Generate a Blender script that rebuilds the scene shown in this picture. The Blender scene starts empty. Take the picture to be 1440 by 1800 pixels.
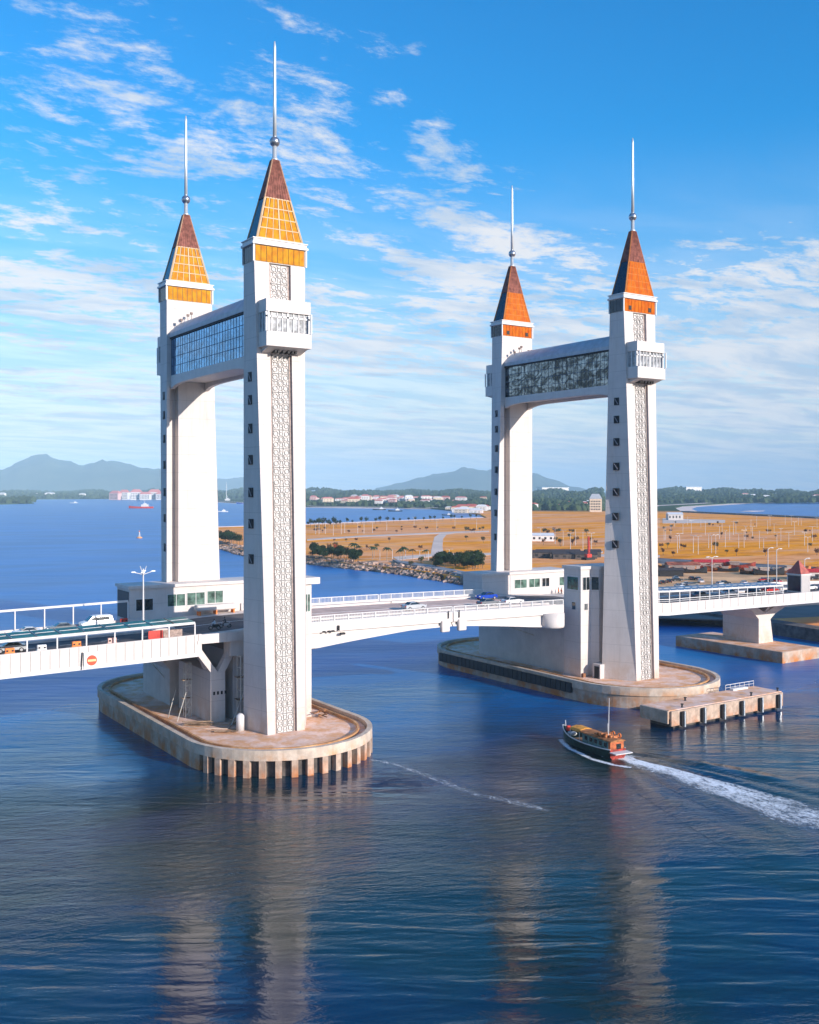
import bpy, bmesh, math, random
from math import radians, sin, cos, pi
from mathutils import Vector, Matrix, noise
from mathutils.geometry import tessellate_polygon
random.seed(7)
S = bpy.context.scene
COL = S.collection
# ------------------------------------------------------------------ camera
FX, FY = .5519, .8339            # level view direction
cd = bpy.data.cameras.new('camera'); cam = bpy.data.objects.new('camera', cd); COL.objects.link(cam)
cam.location = (-66.6, -155.1, 38.5)
cam.rotation_euler = (radians(90), 0, -math.atan2(FX, FY))
cd.sensor_fit = 'HORIZONTAL'; cd.sensor_width = 36.0
cd.lens = 36.0*1780/1440
cd.shift_y = -38/1440
cd.clip_start = 1; cd.clip_end = 60000
S.camera = cam
S.render.resolution_x = 819; S.render.resolution_y = 1024
# ------------------------------------------------------------------ light
SUN = Vector((.34, -1.0, .34)).normalized()
EL = math.asin(SUN.z); AZ = math.atan2(SUN.x, SUN.y)     # azimuth from +Y, clockwise
sd = bpy.data.lights.new('sun', 'SUN'); sun = bpy.data.objects.new('sun', sd); COL.objects.link(sun)
sd.energy = 5.0; sd.angle = radians(.5); sd.color = (1.0, .92, .86)
sun.rotation_euler = SUN.to_track_quat('Z', 'Y').to_euler(); sun.location = (200, -400, 250)
S.view_settings.view_transform = 'Standard'; S.view_settings.look = 'None'
S.view_settings.exposure = 0.45; S.view_settings.gamma = 1.0
S.cycles.volume_bounces = 0; S.cycles.max_bounces = 7; S.cycles.volume_step_rate = 1
# ------------------------------------------------------------------ node helper
class NT:
    def __init__(s, tree): s.t = tree; s.n = tree.nodes; s.l = tree.links
    def new(s, typ, **kw):
        nd = s.n.new(typ)
        for k, v in kw.items():
            if k.startswith('i_'): nd.inputs[k[2:].replace('_', ' ')].default_value = v
            else: setattr(nd, k, v)
        return nd
    def link(s, a, b): s.l.new(a, b)
    def math(s, op, a, b=None, c=None, clamp=False):
        nd = s.n.new('ShaderNodeMath'); nd.operation = op; nd.use_clamp = clamp
        for i, v in enumerate((a, b, c)):
            if v is None: continue
            if isinstance(v, (int, float)): nd.inputs[i].default_value = v
            else: s.l.new(v, nd.inputs[i])
        return nd.outputs[0]
    def mix(s, f, a, b, typ='MIX'):
        nd = s.n.new('ShaderNodeMix'); nd.data_type = 'RGBA'; nd.blend_type = typ
        for i, v in ((0, f), (6, a), (7, b)):
            if isinstance(v, (int, float)): nd.inputs[i].default_value = v
            elif isinstance(v, tuple): nd.inputs[i].default_value = (*v, 1) if len(v) == 3 else v
            else: s.l.new(v, nd.inputs[i])
        return nd.outputs[2]
    def noise(s, vec, scale, detail=4, rough=.55, dist=0):
        nd = s.n.new('ShaderNodeTexNoise'); nd.inputs['Scale'].default_value = scale
        nd.inputs['Detail'].default_value = detail; nd.inputs['Roughness'].default_value = rough
        nd.inputs['Distortion'].default_value = dist
        if vec is not None: s.l.new(vec, nd.inputs['Vector'])
        return nd.outputs[0]
    def scale(s, vec, sx, sy, sz, loc=(0, 0, 0), rot=(0, 0, 0)):
        nd = s.n.new('ShaderNodeMapping'); nd.inputs['Scale'].default_value = (sx, sy, sz)
        nd.inputs['Location'].default_value = loc; nd.inputs['Rotation'].default_value = rot
        s.l.new(vec, nd.inputs['Vector']); return nd.outputs[0]
    def ramp(s, f, a, b, smooth=True):
        nd = s.n.new('ShaderNodeMapRange'); nd.clamp = True
        if smooth: nd.interpolation_type = 'SMOOTHSTEP'
        s.l.new(f, nd.inputs[0]); nd.inputs[1].default_value = a; nd.inputs[2].default_value = b
        return nd.outputs[0]
# ------------------------------------------------------------------ world: Nishita sky with procedural cirrus
w = bpy.data.worlds.new('World'); S.world = w; w.use_nodes = True
N = NT(w.node_tree); N.n.clear()
out = N.new('ShaderNodeOutputWorld'); bg = N.new('ShaderNodeBackground')
sky = N.new('ShaderNodeTexSky', sky_type='NISHITA', sun_disc=False, sun_elevation=EL, sun_rotation=AZ,
            altitude=0, air_density=1.0, dust_density=.6, ozone_density=2.0)
hs = N.new('ShaderNodeHueSaturation'); hs.inputs['Saturation'].default_value = 1.95; hs.inputs['Value'].default_value = 1.62
hs.inputs['Hue'].default_value = .505
N.link(sky.outputs[0], hs.inputs['Color'])
tc = N.new('ShaderNodeTexCoord'); sep = N.new('ShaderNodeSeparateXYZ'); N.link(tc.outputs['Generated'], sep.inputs[0])
z = N.math('MAXIMUM', sep.outputs[2], .0)
zz = N.math('ADD', z, .07)
cmb = N.new('ShaderNodeCombineXYZ')
N.link(N.math('DIVIDE', sep.outputs[0], zz), cmb.inputs[0]); N.link(N.math('DIVIDE', sep.outputs[1], zz), cmb.inputs[1])
cv = cmb.outputs[0]
warp = N.noise(N.scale(cv, .6, .6, 1), 1.0, 3, .6)
wv = N.new('ShaderNodeVectorMath', operation='MULTIPLY_ADD'); N.link(warp, wv.inputs[0]); wv.inputs[1].default_value = (.7, .7, 0); N.link(cv, wv.inputs[2])
c1 = N.noise(N.scale(wv.outputs[0], .42, .95, 1, (1.7, 3.1, 0), (0, 0, .75)), 1.0, 9, .62, .4)
c2 = N.noise(N.scale(wv.outputs[0], 2.6, 4.2, 1, (4.2, .1, 0), (0, 0, .55)), 1.0, 7, .68, .3)
c3 = N.noise(N.scale(cv, 9, 14, 1, (0, 0, 0), (0, 0, .5)), 1.0, 5, .7)
csum = N.math('ADD', N.math('ADD', N.math('MULTIPLY', c1, .36), N.math('MULTIPLY', c2, .38)), N.math('MULTIPLY', c3, .26))
# a few banks of cirrus gathered in their own parts of the sky (compass direction, height)
def bank(px, py, size, amt):
    v = Vector((FX*1780+FY*(px-720), FY*1780-FX*(px-720), 862-py)).normalized()
    dt = N.new('ShaderNodeVectorMath', operation='DOT_PRODUCT'); N.link(tc.outputs['Generated'], dt.inputs[0]); dt.inputs[1].default_value = v
    return N.math('MULTIPLY', N.ramp(dt.outputs['Value'], cos(size), 1.0), amt)
extra = 0.0
for b_ in ((300, 60, .12, .03), (560, 90, .11, .045), (120, 100, .10, .03), (470, 250, .10, .05), (790, 265, .05, .06), (740, 180, .05, .04), (150, 330, .16, .04), (1000, 420, .16, .03), (1380, 560, .14, .06)):
    extra = N.math('ADD', bank(*b_), extra)
clear = N.math('ADD', bank(1250, 120, .30, .07), bank(1200, 300, .16, .04))
thr = N.math('SUBTRACT', N.math('ADD', csum, extra), N.math('ADD', clear, N.math('MULTIPLY', N.ramp(z, .17, .36, False), .10)))
cm = N.ramp(thr, .43, .54)
lowveil = N.math('MULTIPLY', N.math('SUBTRACT', 1.0, N.ramp(z, .0, .34)), .93)
cmask = N.math('MAXIMUM', N.math('MULTIPLY', cm, .96), lowveil)
shade = N.ramp(N.noise(N.scale(wv.outputs[0], 1.6, 3.6, 1, (9, 2, 0), (0, 0, .6)), 1.0, 6, .6), .36, .62)
CS = 7.2
ccol = N.mix(shade, (CS*.50, CS*.62, CS*.78), (CS*.86, CS*.85, CS*.86))
final = N.mix(cmask, hs.outputs[0], ccol)
N.link(final, bg.inputs[0]); bg.inputs[1].default_value = .11
N.link(bg.outputs[0], out.inputs[0])
# ------------------------------------------------------------------ materials
MATS = {}
def mat(name, col, rough=.6, metal=0.0, var=.08, vscale=.8, stain=None, bump=0, spec=.5, streak=0, joints=0, emit=None, alpha=None, bscale=4):
    """plain procedural surface: noise-varied colour, optional streaks and a stain band"""
    if name in MATS: return MATS[name]
    m = bpy.data.materials.new(name); m.use_nodes = True; T = NT(m.node_tree)
    p = T.n['Principled BSDF']; g = T.new('ShaderNodeNewGeometry'); P = g.outputs['Position']
    nz = T.noise(P, vscale, 6, .65)
    lo = tuple(c*(1-var*2.2) for c in col); hi = tuple(min(1, c*(1+var)) for c in col)
    c = T.mix(T.ramp(nz, .3, .7), lo, hi)
    if streak:
        st = T.noise(T.scale(P, 2.2, 2.2, .09), 1.0, 5, .7)
        c = T.mix(T.math('MULTIPLY', T.ramp(st, .50, .78), streak), c, tuple(v*.42 for v in col))
    if stain:
        scol, z0, z1, amt = stain
        sp = T.new('ShaderNodeSeparateXYZ'); T.link(P, sp.inputs[0])
        k = T.math('SUBTRACT', 1.0, T.ramp(sp.outputs[2], z0, z1))
        sn = T.ramp(T.noise(T.scale(P, .35, .35, .25), 1.0, 6, .7), .38, .62)
        c = T.mix(T.math('MULTIPLY', T.math('MULTIPLY', k, sn), amt), c, scol)
    if joints:
        sj = T.new('ShaderNodeSeparateXYZ'); T.link(P, sj.inputs[0])
        fr = T.math('FRACT', T.math('DIVIDE', sj.outputs[2], joints)); ln = T.math('LESS_THAN', fr, .05/joints*1.6)
        blotch = T.ramp(T.noise(T.scale(P, .5, .5, .12), 1.0, 6, .75), .48, .75)
        c = T.mix(T.math('MULTIPLY', ln, .28), c, tuple(v*.3 for v in col)); c = T.mix(T.math('MULTIPLY', blotch, .22), c, (col[0]*.62, col[1]*.55, col[2]*.48))
    T.link(c, p.inputs['Base Color'])
    p.inputs['Roughness'].default_value = rough; p.inputs['Metallic'].default_value = metal
    p.inputs['Specular IOR Level'].default_value = spec
    if bump:
        b = T.new('ShaderNodeBump'); b.inputs['Strength'].default_value = bump; b.inputs['Distance'].default_value = .05
        T.link(T.noise(P, bscale, 6, .65), b.inputs['Height']); T.link(b.outputs[0], p.inputs['Normal'])
    MATS[name] = m; return m
def amber_mat(name, col, metal, rough=.42):
    if name in MATS: return MATS[name]
    m = bpy.data.materials.new(name); m.use_nodes = True; T = NT(m.node_tree)
    p = T.n['Principled BSDF']; P = T.new('ShaderNodeNewGeometry').outputs['Position']
    nz = T.noise(T.scale(P, 1.1, 1.1, .9), 1.0, 3, .6)
    T.link(T.mix(T.ramp(nz, .35, .65), (col[0]*.85, col[1]*.72, col[2]), (col[0], col[1]*1.15, col[2])), p.inputs['Base Color'])
    p.inputs['Metallic'].default_value = 0; p.inputs['Roughness'].default_value = .5; p.inputs['Specular IOR Level'].default_value = .08
    MATS[name] = m; return m
M_WALL = mat('render_white', (.64, .575, .53), .75, var=.025, vscale=.35, streak=.30, bump=.35, joints=3.2, spec=.2, stain=((.50, .34, .22), 2.8, 9.0, .6))
M_WHITE = mat('white_paint', (.645, .585, .54), .55, var=.03, vscale=.6, streak=.28, spec=.3)
M_TRIM = mat('white_trim', (.64, .62, .60), .45, var=.02)
M_BROWN = mat('brown_border_tile', (.38, .28, .24), .7, var=.2, vscale=3)
M_LATT = mat('lattice_bar', (.27, .26, .245), .7, var=.25, vscale=5)
M_LATBACK = mat('lattice_panel', (.64, .59, .55), .7, var=.04)
M_AMBER = amber_mat('amber_panel', (.52, .215, .002), .05)
M_ORANGE = amber_mat('orange_panel', (.52, .115, .003), .1)
M_NAVY = mat('dark_navy', (.018, .022, .045), .18, var=.2)  # navy puts shade into tower and turret sides; also colours canopy rafters
M_COPPER = mat('copper_roof', (.26, .095, .07), .6, metal=0, spec=.1, var=.22, vscale=1.5, streak=.45)
M_STEEL = mat('pale_steel', (.74, .77, .77), .32, metal=.55, var=.04)
M_BALL = mat('ball_steel', (.42, .43, .46), .28, metal=.85, var=.05)
M_WIN = mat('window_glass', (.02, .03, .035), .06, var=.3, spec=.8)
M_BLACK = mat('black_void', (.012, .012, .014), .7)
M_CONC = mat('concrete', (.50, .40, .31), .85, var=.14, vscale=.5, bump=.3, streak=.45, stain=((.50, .17, .03), .0, 3.4, .95))
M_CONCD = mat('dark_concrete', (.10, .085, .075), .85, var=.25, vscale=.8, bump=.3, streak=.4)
M_FLOOR = mat('pier_floor', (.84, .60, .49), .85, var=.10, vscale=.22, bump=.2, stain=((.66, .27, .05), 2.9, 60, .7))
M_RUST = mat('rusty_kerb', (.58, .33, .15), .8, var=.22, vscale=.5, bump=.2, stain=((.42, .12, .02), 0, 12, .6))
M_RUBBER = mat('black_rubber', (.02, .02, .022), .6)
M_ROAD = mat('asphalt', (.085, .08, .085), .8, var=.18, vscale=.4)
M_ROADP = mat('worn_span_road', (.66, .46, .37), .8, var=.12, vscale=.3)
M_WALK = mat('pavement', (.66, .58, .52), .8, var=.08, vscale=.5)
M_LINE = mat('line_paint', (.8, .8, .78), .6)
M_TEAL = mat('teal_roof', (.006, .15, .15), .45, var=.3, vscale=.35, spec=.25)
M_BLUER = mat('blue_roof', (.015, .12, .26), .35, var=.25, vscale=.3)
M_ORNG = mat('orange_plastic', (.85, .22, .03), .45)
M_RED = mat('red_paint', (.62, .035, .02), .45, var=.2, vscale=1.5)
M_GREEN = mat('green_paint', (.02, .25, .12), .45)
M_STAIN = mat('scaffold_steel', (.70, .66, .58), .5, metal=.3)
M_SKYROOF = mat('grey_roof', (.40, .44, .48), .5, var=.08)
# ------------------------------------------------------------------ mesh builder
def root_of(o):
    while o.parent: o = o.parent
    return o
class MB:
    def __init__(s): s.v = []; s.f = []
    def add(s, vs, fs):
        b = len(s.v); s.v += [tuple(p) for p in vs]; s.f += [tuple(b+i for i in f) for f in fs]; return s
    def hexa(s, p):   # 0-3 bottom ccw, 4-7 top
        return s.add(p, [(3, 2, 1, 0), (4, 5, 6, 7), (0, 1, 5, 4), (1, 2, 6, 5), (2, 3, 7, 6), (3, 0, 4, 7)])
    def box(s, x0, x1, y0, y1, z0, z1):
        return s.hexa([(x0, y0, z0), (x1, y0, z0), (x1, y1, z0), (x0, y1, z0), (x0, y0, z1), (x1, y0, z1), (x1, y1, z1), (x0, y1, z1)])
    def loft(s, rings, cap=True):
        n = len(rings[0]); vs = [p for r in rings for p in r]; fs = []
        for k in range(len(rings)-1):
            for i in range(n):
                j = (i+1) % n; fs.append((k*n+i, k*n+j, (k+1)*n+j, (k+1)*n+i))
        if cap:
            fs.append(tuple(range(n-1, -1, -1))); fs.append(tuple((len(rings)-1)*n+i for i in range(n)))
        return s.add(vs, fs)
    def prism(s, poly, z0, z1): return s.loft([[(x, y, z0) for x, y in poly], [(x, y, z1) for x, y in poly]])
    def exy(s, prof, y0, y1):  # profile in xz, extruded along y
        return s.loft([[(x, y1, z) for x, z in prof], [(x, y0, z) for x, z in prof]])
    def exx(s, prof, x0, x1):  # profile in yz along x
        return s.loft([[(x0, y, z) for y, z in prof], [(x1, y, z) for y, z in prof]])
    def tube(s, a, b, r, n=6, r2=None):
        a = Vector(a); b = Vector(b); d = (b-a).normalized(); r2 = r if r2 is None else r2
        u = d.orthogonal().normalized(); v = d.cross(u)
        R = lambda c, q: [tuple(c+u*q*cos(2*pi*i/n)+v*q*sin(2*pi*i/n)) for i in range(n)]
        return s.loft([R(a, r), R(b, r2)])
    def bar(s, a, b, wd, th, up=(0, 0, 1)):
        a = Vector(a); b = Vector(b); d = (b-a).normalized(); sd_ = d.cross(Vector(up))
        if sd_.length < 1e-4: sd_ = Vector((1, 0, 0))
        sd_.normalize(); u = sd_.cross(d); sd_ *= wd/2; u *= th/2
        return s.loft([[a-sd_-u, a+sd_-u, a+sd_+u, a-sd_+u], [b-sd_-u, b+sd_-u, b+sd_+u, b-sd_+u]])
    def lathe(s, c, prof, n=12):
        return s.loft([[(c[0]+r*cos(2*pi*i/n), c[1]+r*sin(2*pi*i/n), c[2]+z) for i in range(n)] for r, z in prof])
    def build(s, name, m, parent=None, smooth=False, bevel=0):
        me = bpy.data.meshes.new(name)
        off = root_of(parent).location if parent else Vector((0, 0, 0))
        me.from_pydata([(p[0]-off[0], p[1]-off[1], p[2]-off[2]) for p in s.v], [], s.f)
        bm = bmesh.new(); bm.from_mesh(me); bmesh.ops.recalc_face_normals(bm, faces=bm.faces); bm.to_mesh(me); bm.free()
        if smooth: me.polygons.foreach_set('use_smooth', [True]*len(me.polygons))
        me.materials.append(m)
        o = bpy.data.objects.new(name, me); COL.objects.link(o); o.parent = parent
        if bevel:
            b = o.modifiers.new('bevel', 'BEVEL'); b.width = bevel; b.segments = 1; b.limit_method = 'ANGLE'
        return o
def tag(o, label=None, cat=None, group=None, kind=None):
    for k, v in (('label', label), ('category', cat), ('group', group), ('kind', kind)):
        if v: o[k] = v
    return o
def thing(name, loc, label, cat, group=None, rz=0):
    o = bpy.data.objects.new(name, None); COL.objects.link(o); o.location = loc; o.rotation_euler = (0, 0, rz)
    o.empty_display_size = .5
    return tag(o, label, cat, group)
def dup(root, loc, rz=0, label=None, group=None, sc=None):
    def rec(o, par):
        c = o.copy(); COL.objects.link(c); c.parent = par
        for ch in o.children: rec(ch, c)
        return c
    c = rec(root, None); c.location = loc; c.rotation_euler = (0, 0, rz)
    if sc: c.scale = (sc, sc, sc) if isinstance(sc, (int, float)) else sc
    if label: c['label'] = label
    if group: c['group'] = group
    return c
def onz(px, py, z):
    d = 1780*(38.5-z)/(py-862); r = (px-720)*d/1780
    return (-66.6+d*FX+r*FY, -155.1+d*FY-r*FX)
def atd(px, d):
    r = (px-720)*d/1780
    return (-66.6+d*FX+r*FY, -155.1+d*FY-r*FX)
def deckz(x):     # road level along the bridge
    P = [(-120, 15.2), (-60, 15.7), (-37, 15.9), (-10, 16.4), (0, 16.9), (12, 17.15), (36, 17.0), (64, 16.65), (75, 16.2), (90, 14.9), (115, 14.75), (145, 14.5), (200, 12.6), (260, 10)]
    for (a, b), (c, d) in zip(P, P[1:]):
        if x <= c: return b+(d-b)*(max(x, a)-a)/(c-a)
    return P[-1][1]
# ------------------------------------------------------------------ water
def water():
    m = bpy.data.materials.new('sea_water'); m.use_nodes = True; T = NT(m.node_tree); p = T.n['Principled BSDF']
    P = T.new('ShaderNodeNewGeometry').outputs['Position']
    rot = -.58
    big = T.noise(T.scale(P, .010, .028, 1, rot=(0, 0, rot)), 1.0, 4, .55)
    col = T.mix(T.ramp(big, .36, .64), (.0, .105, .34), (.0, .150, .46))
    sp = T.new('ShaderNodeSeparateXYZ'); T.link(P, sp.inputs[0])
    # near water painted darker, far water bluer, in place of angle-dependent sky reflection
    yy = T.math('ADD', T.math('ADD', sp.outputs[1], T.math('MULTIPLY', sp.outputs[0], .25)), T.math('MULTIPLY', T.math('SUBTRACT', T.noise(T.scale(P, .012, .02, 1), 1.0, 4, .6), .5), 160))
    near_refl_fade = T.math('SUBTRACT', 1.0, T.ramp(yy, -45, 45))
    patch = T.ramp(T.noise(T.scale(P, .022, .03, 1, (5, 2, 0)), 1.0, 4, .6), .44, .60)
    col = T.mix(near_refl_fade, col, T.mix(patch, (.003, .019, .019), (.0003, .016, .050)))
    p.inputs['IOR'].default_value = 1.52
    T.link(T.math('SUBTRACT', .34, T.math('MULTIPLY', near_refl_fade, .28)), p.inputs['Roughness'])
    wl = T.ramp(T.noise(T.scale(T.scale(P, 1, 1, 1, rot=(0, 0, .60)), .012, .11, 1), 1.0, 6, .72, .5), .56, .74)
    col = T.mix(T.math('MULTIPLY', T.math('MULTIPLY', wl, T.math('SUBTRACT', 1.0, near_refl_fade)), .55), col, (.10, .34, .62))
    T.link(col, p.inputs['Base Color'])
    Q = T.scale(P, 1, 1, 1, rot=(0, 0, .60)); Q2 = T.scale(P, 1, 1, 1, rot=(0, 0, .30)); Q3 = T.scale(P, 1, 1, 1, rot=(0, 0, .95))
    n1 = T.noise(T.scale(Q, .10, .42, 1), 1.0, 2, .5, .3)
    n2 = T.noise(T.scale(Q2, .46, 1.35, 1), 1.0, 5, .62, .5)
    n4 = T.noise(T.scale(Q3, 1.3, 3.4, 1), 1.0, 2, .5, .3)
    n3 = T.noise(T.scale(Q, .02, .09, 1), 1.0, 2, .5)
    mod = T.math('ADD', .22, T.math('MULTIPLY', T.ramp(T.noise(T.scale(Q, .010, .026, 1, (3, 1, 0)), 1.0, 3, .6), .40, .60), 1.1))
    h = T.math('ADD', T.math('MULTIPLY', n3, .34), T.math('ADD', T.math('MULTIPLY', n1, .19), T.math('MULTIPLY', mod, T.math('ADD', T.math('MULTIPLY', n2, .105), T.math('MULTIPLY', n4, .034)))))
    b = T.new('ShaderNodeBump'); b.inputs['Strength'].default_value = 1; b.inputs['Distance'].default_value = 1.0
    T.link(h, b.inputs['Height']); T.link(b.outputs[0], p.inputs['Normal'])
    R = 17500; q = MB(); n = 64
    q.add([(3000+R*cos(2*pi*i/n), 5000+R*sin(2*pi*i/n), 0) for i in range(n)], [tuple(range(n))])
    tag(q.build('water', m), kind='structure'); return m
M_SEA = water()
# ------------------------------------------------------------------ foam
def foam_mat(name, thr0, thr1, sx=.5, amount=1.0):
    m = bpy.data.materials.new(name); m.use_nodes = True; T = NT(m.node_tree); p = T.n['Principled BSDF']
    P = T.new('ShaderNodeNewGeometry').outputs['Position']
    a = T.math('ADD', T.math('MULTIPLY', T.noise(T.scale(P, sx, sx*.45, 1, rot=(0, 0, .1)), 1.0, 8, .75, .8), .5), T.math('MULTIPLY', T.noise(T.scale(P, sx*5, sx*3, 1), 1.0, 6, .8, .5), .5))
    at = T.new('ShaderNodeAttribute', attribute_name='edge')
    v = T.math('MULTIPLY', T.ramp(T.math('MULTIPLY', a, at.outputs['Fac']), thr0, thr1), amount)
    p.inputs['Base Color'].default_value = (.85, .88, .9, 1); p.inputs['Roughness'].default_value = .6
    T.link(v, p.inputs['Alpha']); return m
def foam_strip(name, pts, m, label, cat, z=.04, profile=(0, .62, .82, 1, 1, .86, .7, 0)):
    """pts: (x, y, half width, strength)"""
    q = MB(); at = []; k = len(profile)
    for i, (x, y, wd, st) in enumerate(pts):
        a = Vector(pts[max(i-1, 0)][:2]); b = Vector(pts[min(i+1, len(pts)-1)][:2]); d = (b-a).normalized(); nn = Vector((-d.y, d.x))
        for j in range(k):
            t = (j/(k-1)*2-1)*wd; q.v.append((x+nn.x*t, y+nn.y*t, z)); at.append(profile[j]*st)
    for i in range(len(pts)-1):
        for j in range(k-1): q.f.append((i*k+j, i*k+j+1, (i+1)*k+j+1, (i+1)*k+j))
    o = q.build(name, m); A = o.data.attributes.new('edge', 'FLOAT', 'POINT')
    A.data.foreach_set('value', at); tag(o, label, cat, kind='stuff'); return o
# ------------------------------------------------------------------ towers
ZB, ZT = 3.1, 71.9
def tower(cx, s, flare, label, gname, thin):
    """s=-1: outer face towards -Y. flare=+1/-1: side of the inner face that widens downwards."""
    y0 = 16.2*s
    Y = lambda wv_: y0+s*wv_
    T = thing('bridge_tower', (cx, Y(2.5), ZB), label, 'tower', 'tall white bridge towers')
    def half(z): t = (z-ZB)/(ZT-ZB); return 3.0+1.15*t
    def wo(z): t = (z-ZB)/(ZT-ZB); return 5.7-2.1*t
    def inn(z): return 2.1*(1-(z-ZB)/(ZT-ZB))
    def ring(z, groove):
        a = half(z); o = wo(z); f = inn(z); l = -4.2-(f if flare < 0 else 0); r = 4.2+(f if flare > 0 else 0)
        P = [(l, 0)]
        if groove: P += [(-3.7, 0), (-3.7, 1.6), (-2.1, 1.6), (-2.1, 0)]
        P += [(r, 0), (a, o)]
        P += [(1.75, o), (1.75, o-.45), (-1.75, o-.45), (-1.75, o)]
        P += [(-a, o)]
        return [(cx+u, Y(w_), z) for u, w_ in P]
    shaft = MB(); shaft.loft([ring(ZB, True), ring(57.0, True)]); shaft.loft([ring(57.003, False), ring(ZT, False)])
    shaft.build('shaft', M_WALL, T)
    # brown borders and lattice in the recessed strip
    bb = MB()
    def on(u, z, e): return (cx+u, Y(wo(z)-.45+e), z)
    for sg in (-1, 1):
        for za, zb in ((ZB, 58.6), (66.2, 71.8)):
            u0, u1 = sorted((sg*1.745, sg*1.38))
            bb.hexa([on(u0, za, 0), on(u1, za, 0), on(u1, za, .05), on(u0, za, .05), on(u0, zb, 0), on(u1, zb, 0), on(u1, zb, .05), on(u0, zb, .05)])
    bb.build('border_strip', M_BROWN, T)
    if s < 0:
        pn = MB(); la = MB()
        for za, zb in ((ZB, 58.6), (66.2, 71.8)):
            pn.hexa([on(-1.375, za, .0), on(1.375, za, .0), on(1.375, za, .03), on(-1.375, za, .03), on(-1.375, zb, 0), on(1.375, zb, 0), on(1.375, zb, .03), on(-1.375, zb, .03)])
        pn.build('lattice_back', M_LATBACK, T)
        def seg(u0, z0, u1, z1, wd=.075): la.bar(on(u0, z0, .08), on(u1, z1, .08), wd, .09, (0, 1, 0))
        def circ(u, z, r, n=10, wd=.075, a0=0, a1=2*pi):
            for i in range(n):
                p_, q_ = a0+(a1-a0)*i/n, a0+(a1-a0)*(i+1)/n
                seg(u+r*cos(p_), z+r*sin(p_), u+r*cos(q_), z+r*sin(q_), wd)
        def tile(zc, h):
            k = h/2.77
            circ(0, zc, .50*k, 12); circ(0, zc, .30*k, 8, .05)
            for a in (-1, 1):
                circ(a*.86, zc+.80*k, .36, 9); circ(a*.86, zc-.80*k, .36, 9)
                circ(a*1.33, zc, .33, 6, .06, pi/2 if a > 0 else -pi/2, 3*pi/2 if a > 0 else pi/2)
                circ(0, zc+a*1.35*k, .34, 6, .06, pi if a > 0 else 0, 2*pi if a > 0 else pi)
                for b in (-1, 1):
                    seg(a*.36, zc+b*.36*k, a*.62, zc+b*.55*k); seg(a*.50, zc+b*.12, a*.98, zc+b*.30)
                    seg(a*.14, zc+b*.48*k, a*.30, zc+b*1.02*k); seg(a*1.12, zc+b*1.05*k, a*1.36, zc+b*1.36*k)
            seg(-1.37, zc-h/2, 1.37, zc-h/2, .12)
        n = 20; h = (58.5-ZB)/n
        for i in range(n): tile(ZB+h*(i+.5), h)
        for i in range(2): tile(66.25+2.75*(i+.5), 2.75)
        for sg in (-1, 1): seg(sg*1.37, ZB, sg*1.37, 58.5, .07)
        la.build('lattice_screen', M_LATT, T)
    # amber band
    bx, by0, by1 = 4.25, Y(-.05), Y(3.68)
    ya, yb = min(by0, by1), max(by0, by1)
    core = MB().box(cx-4.15, cx+4.15, ya+.1, yb-.1, ZT, 74.4); core.build('band_core', M_WALL, T)
    am = M_ORANGE if thin else M_AMBER
    band = MB()
    for sg in (-1, 1):
        yy = ya if sg < 0 else yb
        nn = 9
        for i in range(nn):
            x0 = cx-4.0+8.0*i/nn+.04; x1 = cx-4.0+8.0*(i+1)/nn-.04
            band.box(x0, x1, min(yy, yy-sg*.08), max(yy, yy-sg*.08), ZT+.12, 74.3)
        band.build('amber_band', am, T); band = MB()
    sb = MB()
    for sg in (-1, 1):
        xx = cx+sg*4.22
        for i in range(4):
            y_0 = ya+.15+(yb-ya-.3)*i/4+.03; y_1 = ya+.15+(yb-ya-.3)*(i+1)/4-.03
            sb.box(min(xx, xx-sg*.06), max(xx, xx-sg*.06), y_0, y_1, ZT+.12, 74.3)
        sb.build('shade_band', M_NAVY, T); sb = MB()  # ends of the amber band, their shade painted as navy
    for sx in (-1, 1):
        for sy in (ya, yb): MB().box(cx+sx*4.27-.12, cx+sx*4.27+.12, sy-.1, sy+.1, ZT+.003, 74.4).build('corner_trim', M_TRIM, T)
    if thin:
        q = MB(); yf = Y(3.72) if s < 0 else ya
        for u in (-2.6, 2.6): q.box(cx+u-.35, cx+u+.35, ya-.06, ya-.005, 72.3, 73.1)
        q.build('vent', M_BLACK, T)
    co = MB(); yc = (ya+yb)/2
    co.box(cx-4.55, cx+4.55, ya-.3, yb+.3, 74.403, 74.75); co.box(cx-4.35, cx+4.35, ya-.1, yb+.1, 74.753, 75.2)
    co.box(cx-4.5, cx+4.5, ya-.25, yb+.25, 75.203, 75.38)
    co.build('cornice', M_TRIM, T, bevel=.03)
    # pyramid roof
    B = (3.75, 1.75); t1 = .52; Z0, Z1, Z2 = 75.39, 81.7, 87.7
    top = (.52, .34)
    def hx(z): k = (z-Z0)/(Z2-Z0); return B[0]+(top[0]-B[0])*k, B[1]+(top[1]-B[1])*k
    def R4(z, e=0): a, b = hx(z); return [(cx-a-e, yc-b-e, z), (cx+a+e, yc-b-e, z), (cx+a+e, yc+b+e, z), (cx-a-e, yc+b+e, z)]
    MB().loft([R4(Z0), R4(Z1)]).build('roof_core', M_NAVY, T)  # end faces stay navy, shade painted into the roof colour
    rf = MB().loft([R4(Z1+.003, .1), R4(Z2, .1)])
    rf.build('copper_cap', M_COPPER, T)
    rb = MB()
    for sg in (-1, 1):
        for i in range(-4, 5):
            t = i/4.5
            a0, b0 = hx(Z1); a1, b1 = hx(Z2)
            rb.tube((cx+t*a0, yc+sg*(b0+.13), Z1), (cx+t*a1, yc+sg*(b1+.13), Z2), .045, 4)
    rb.build('standing_seam', M_COPPER, T)
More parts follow.
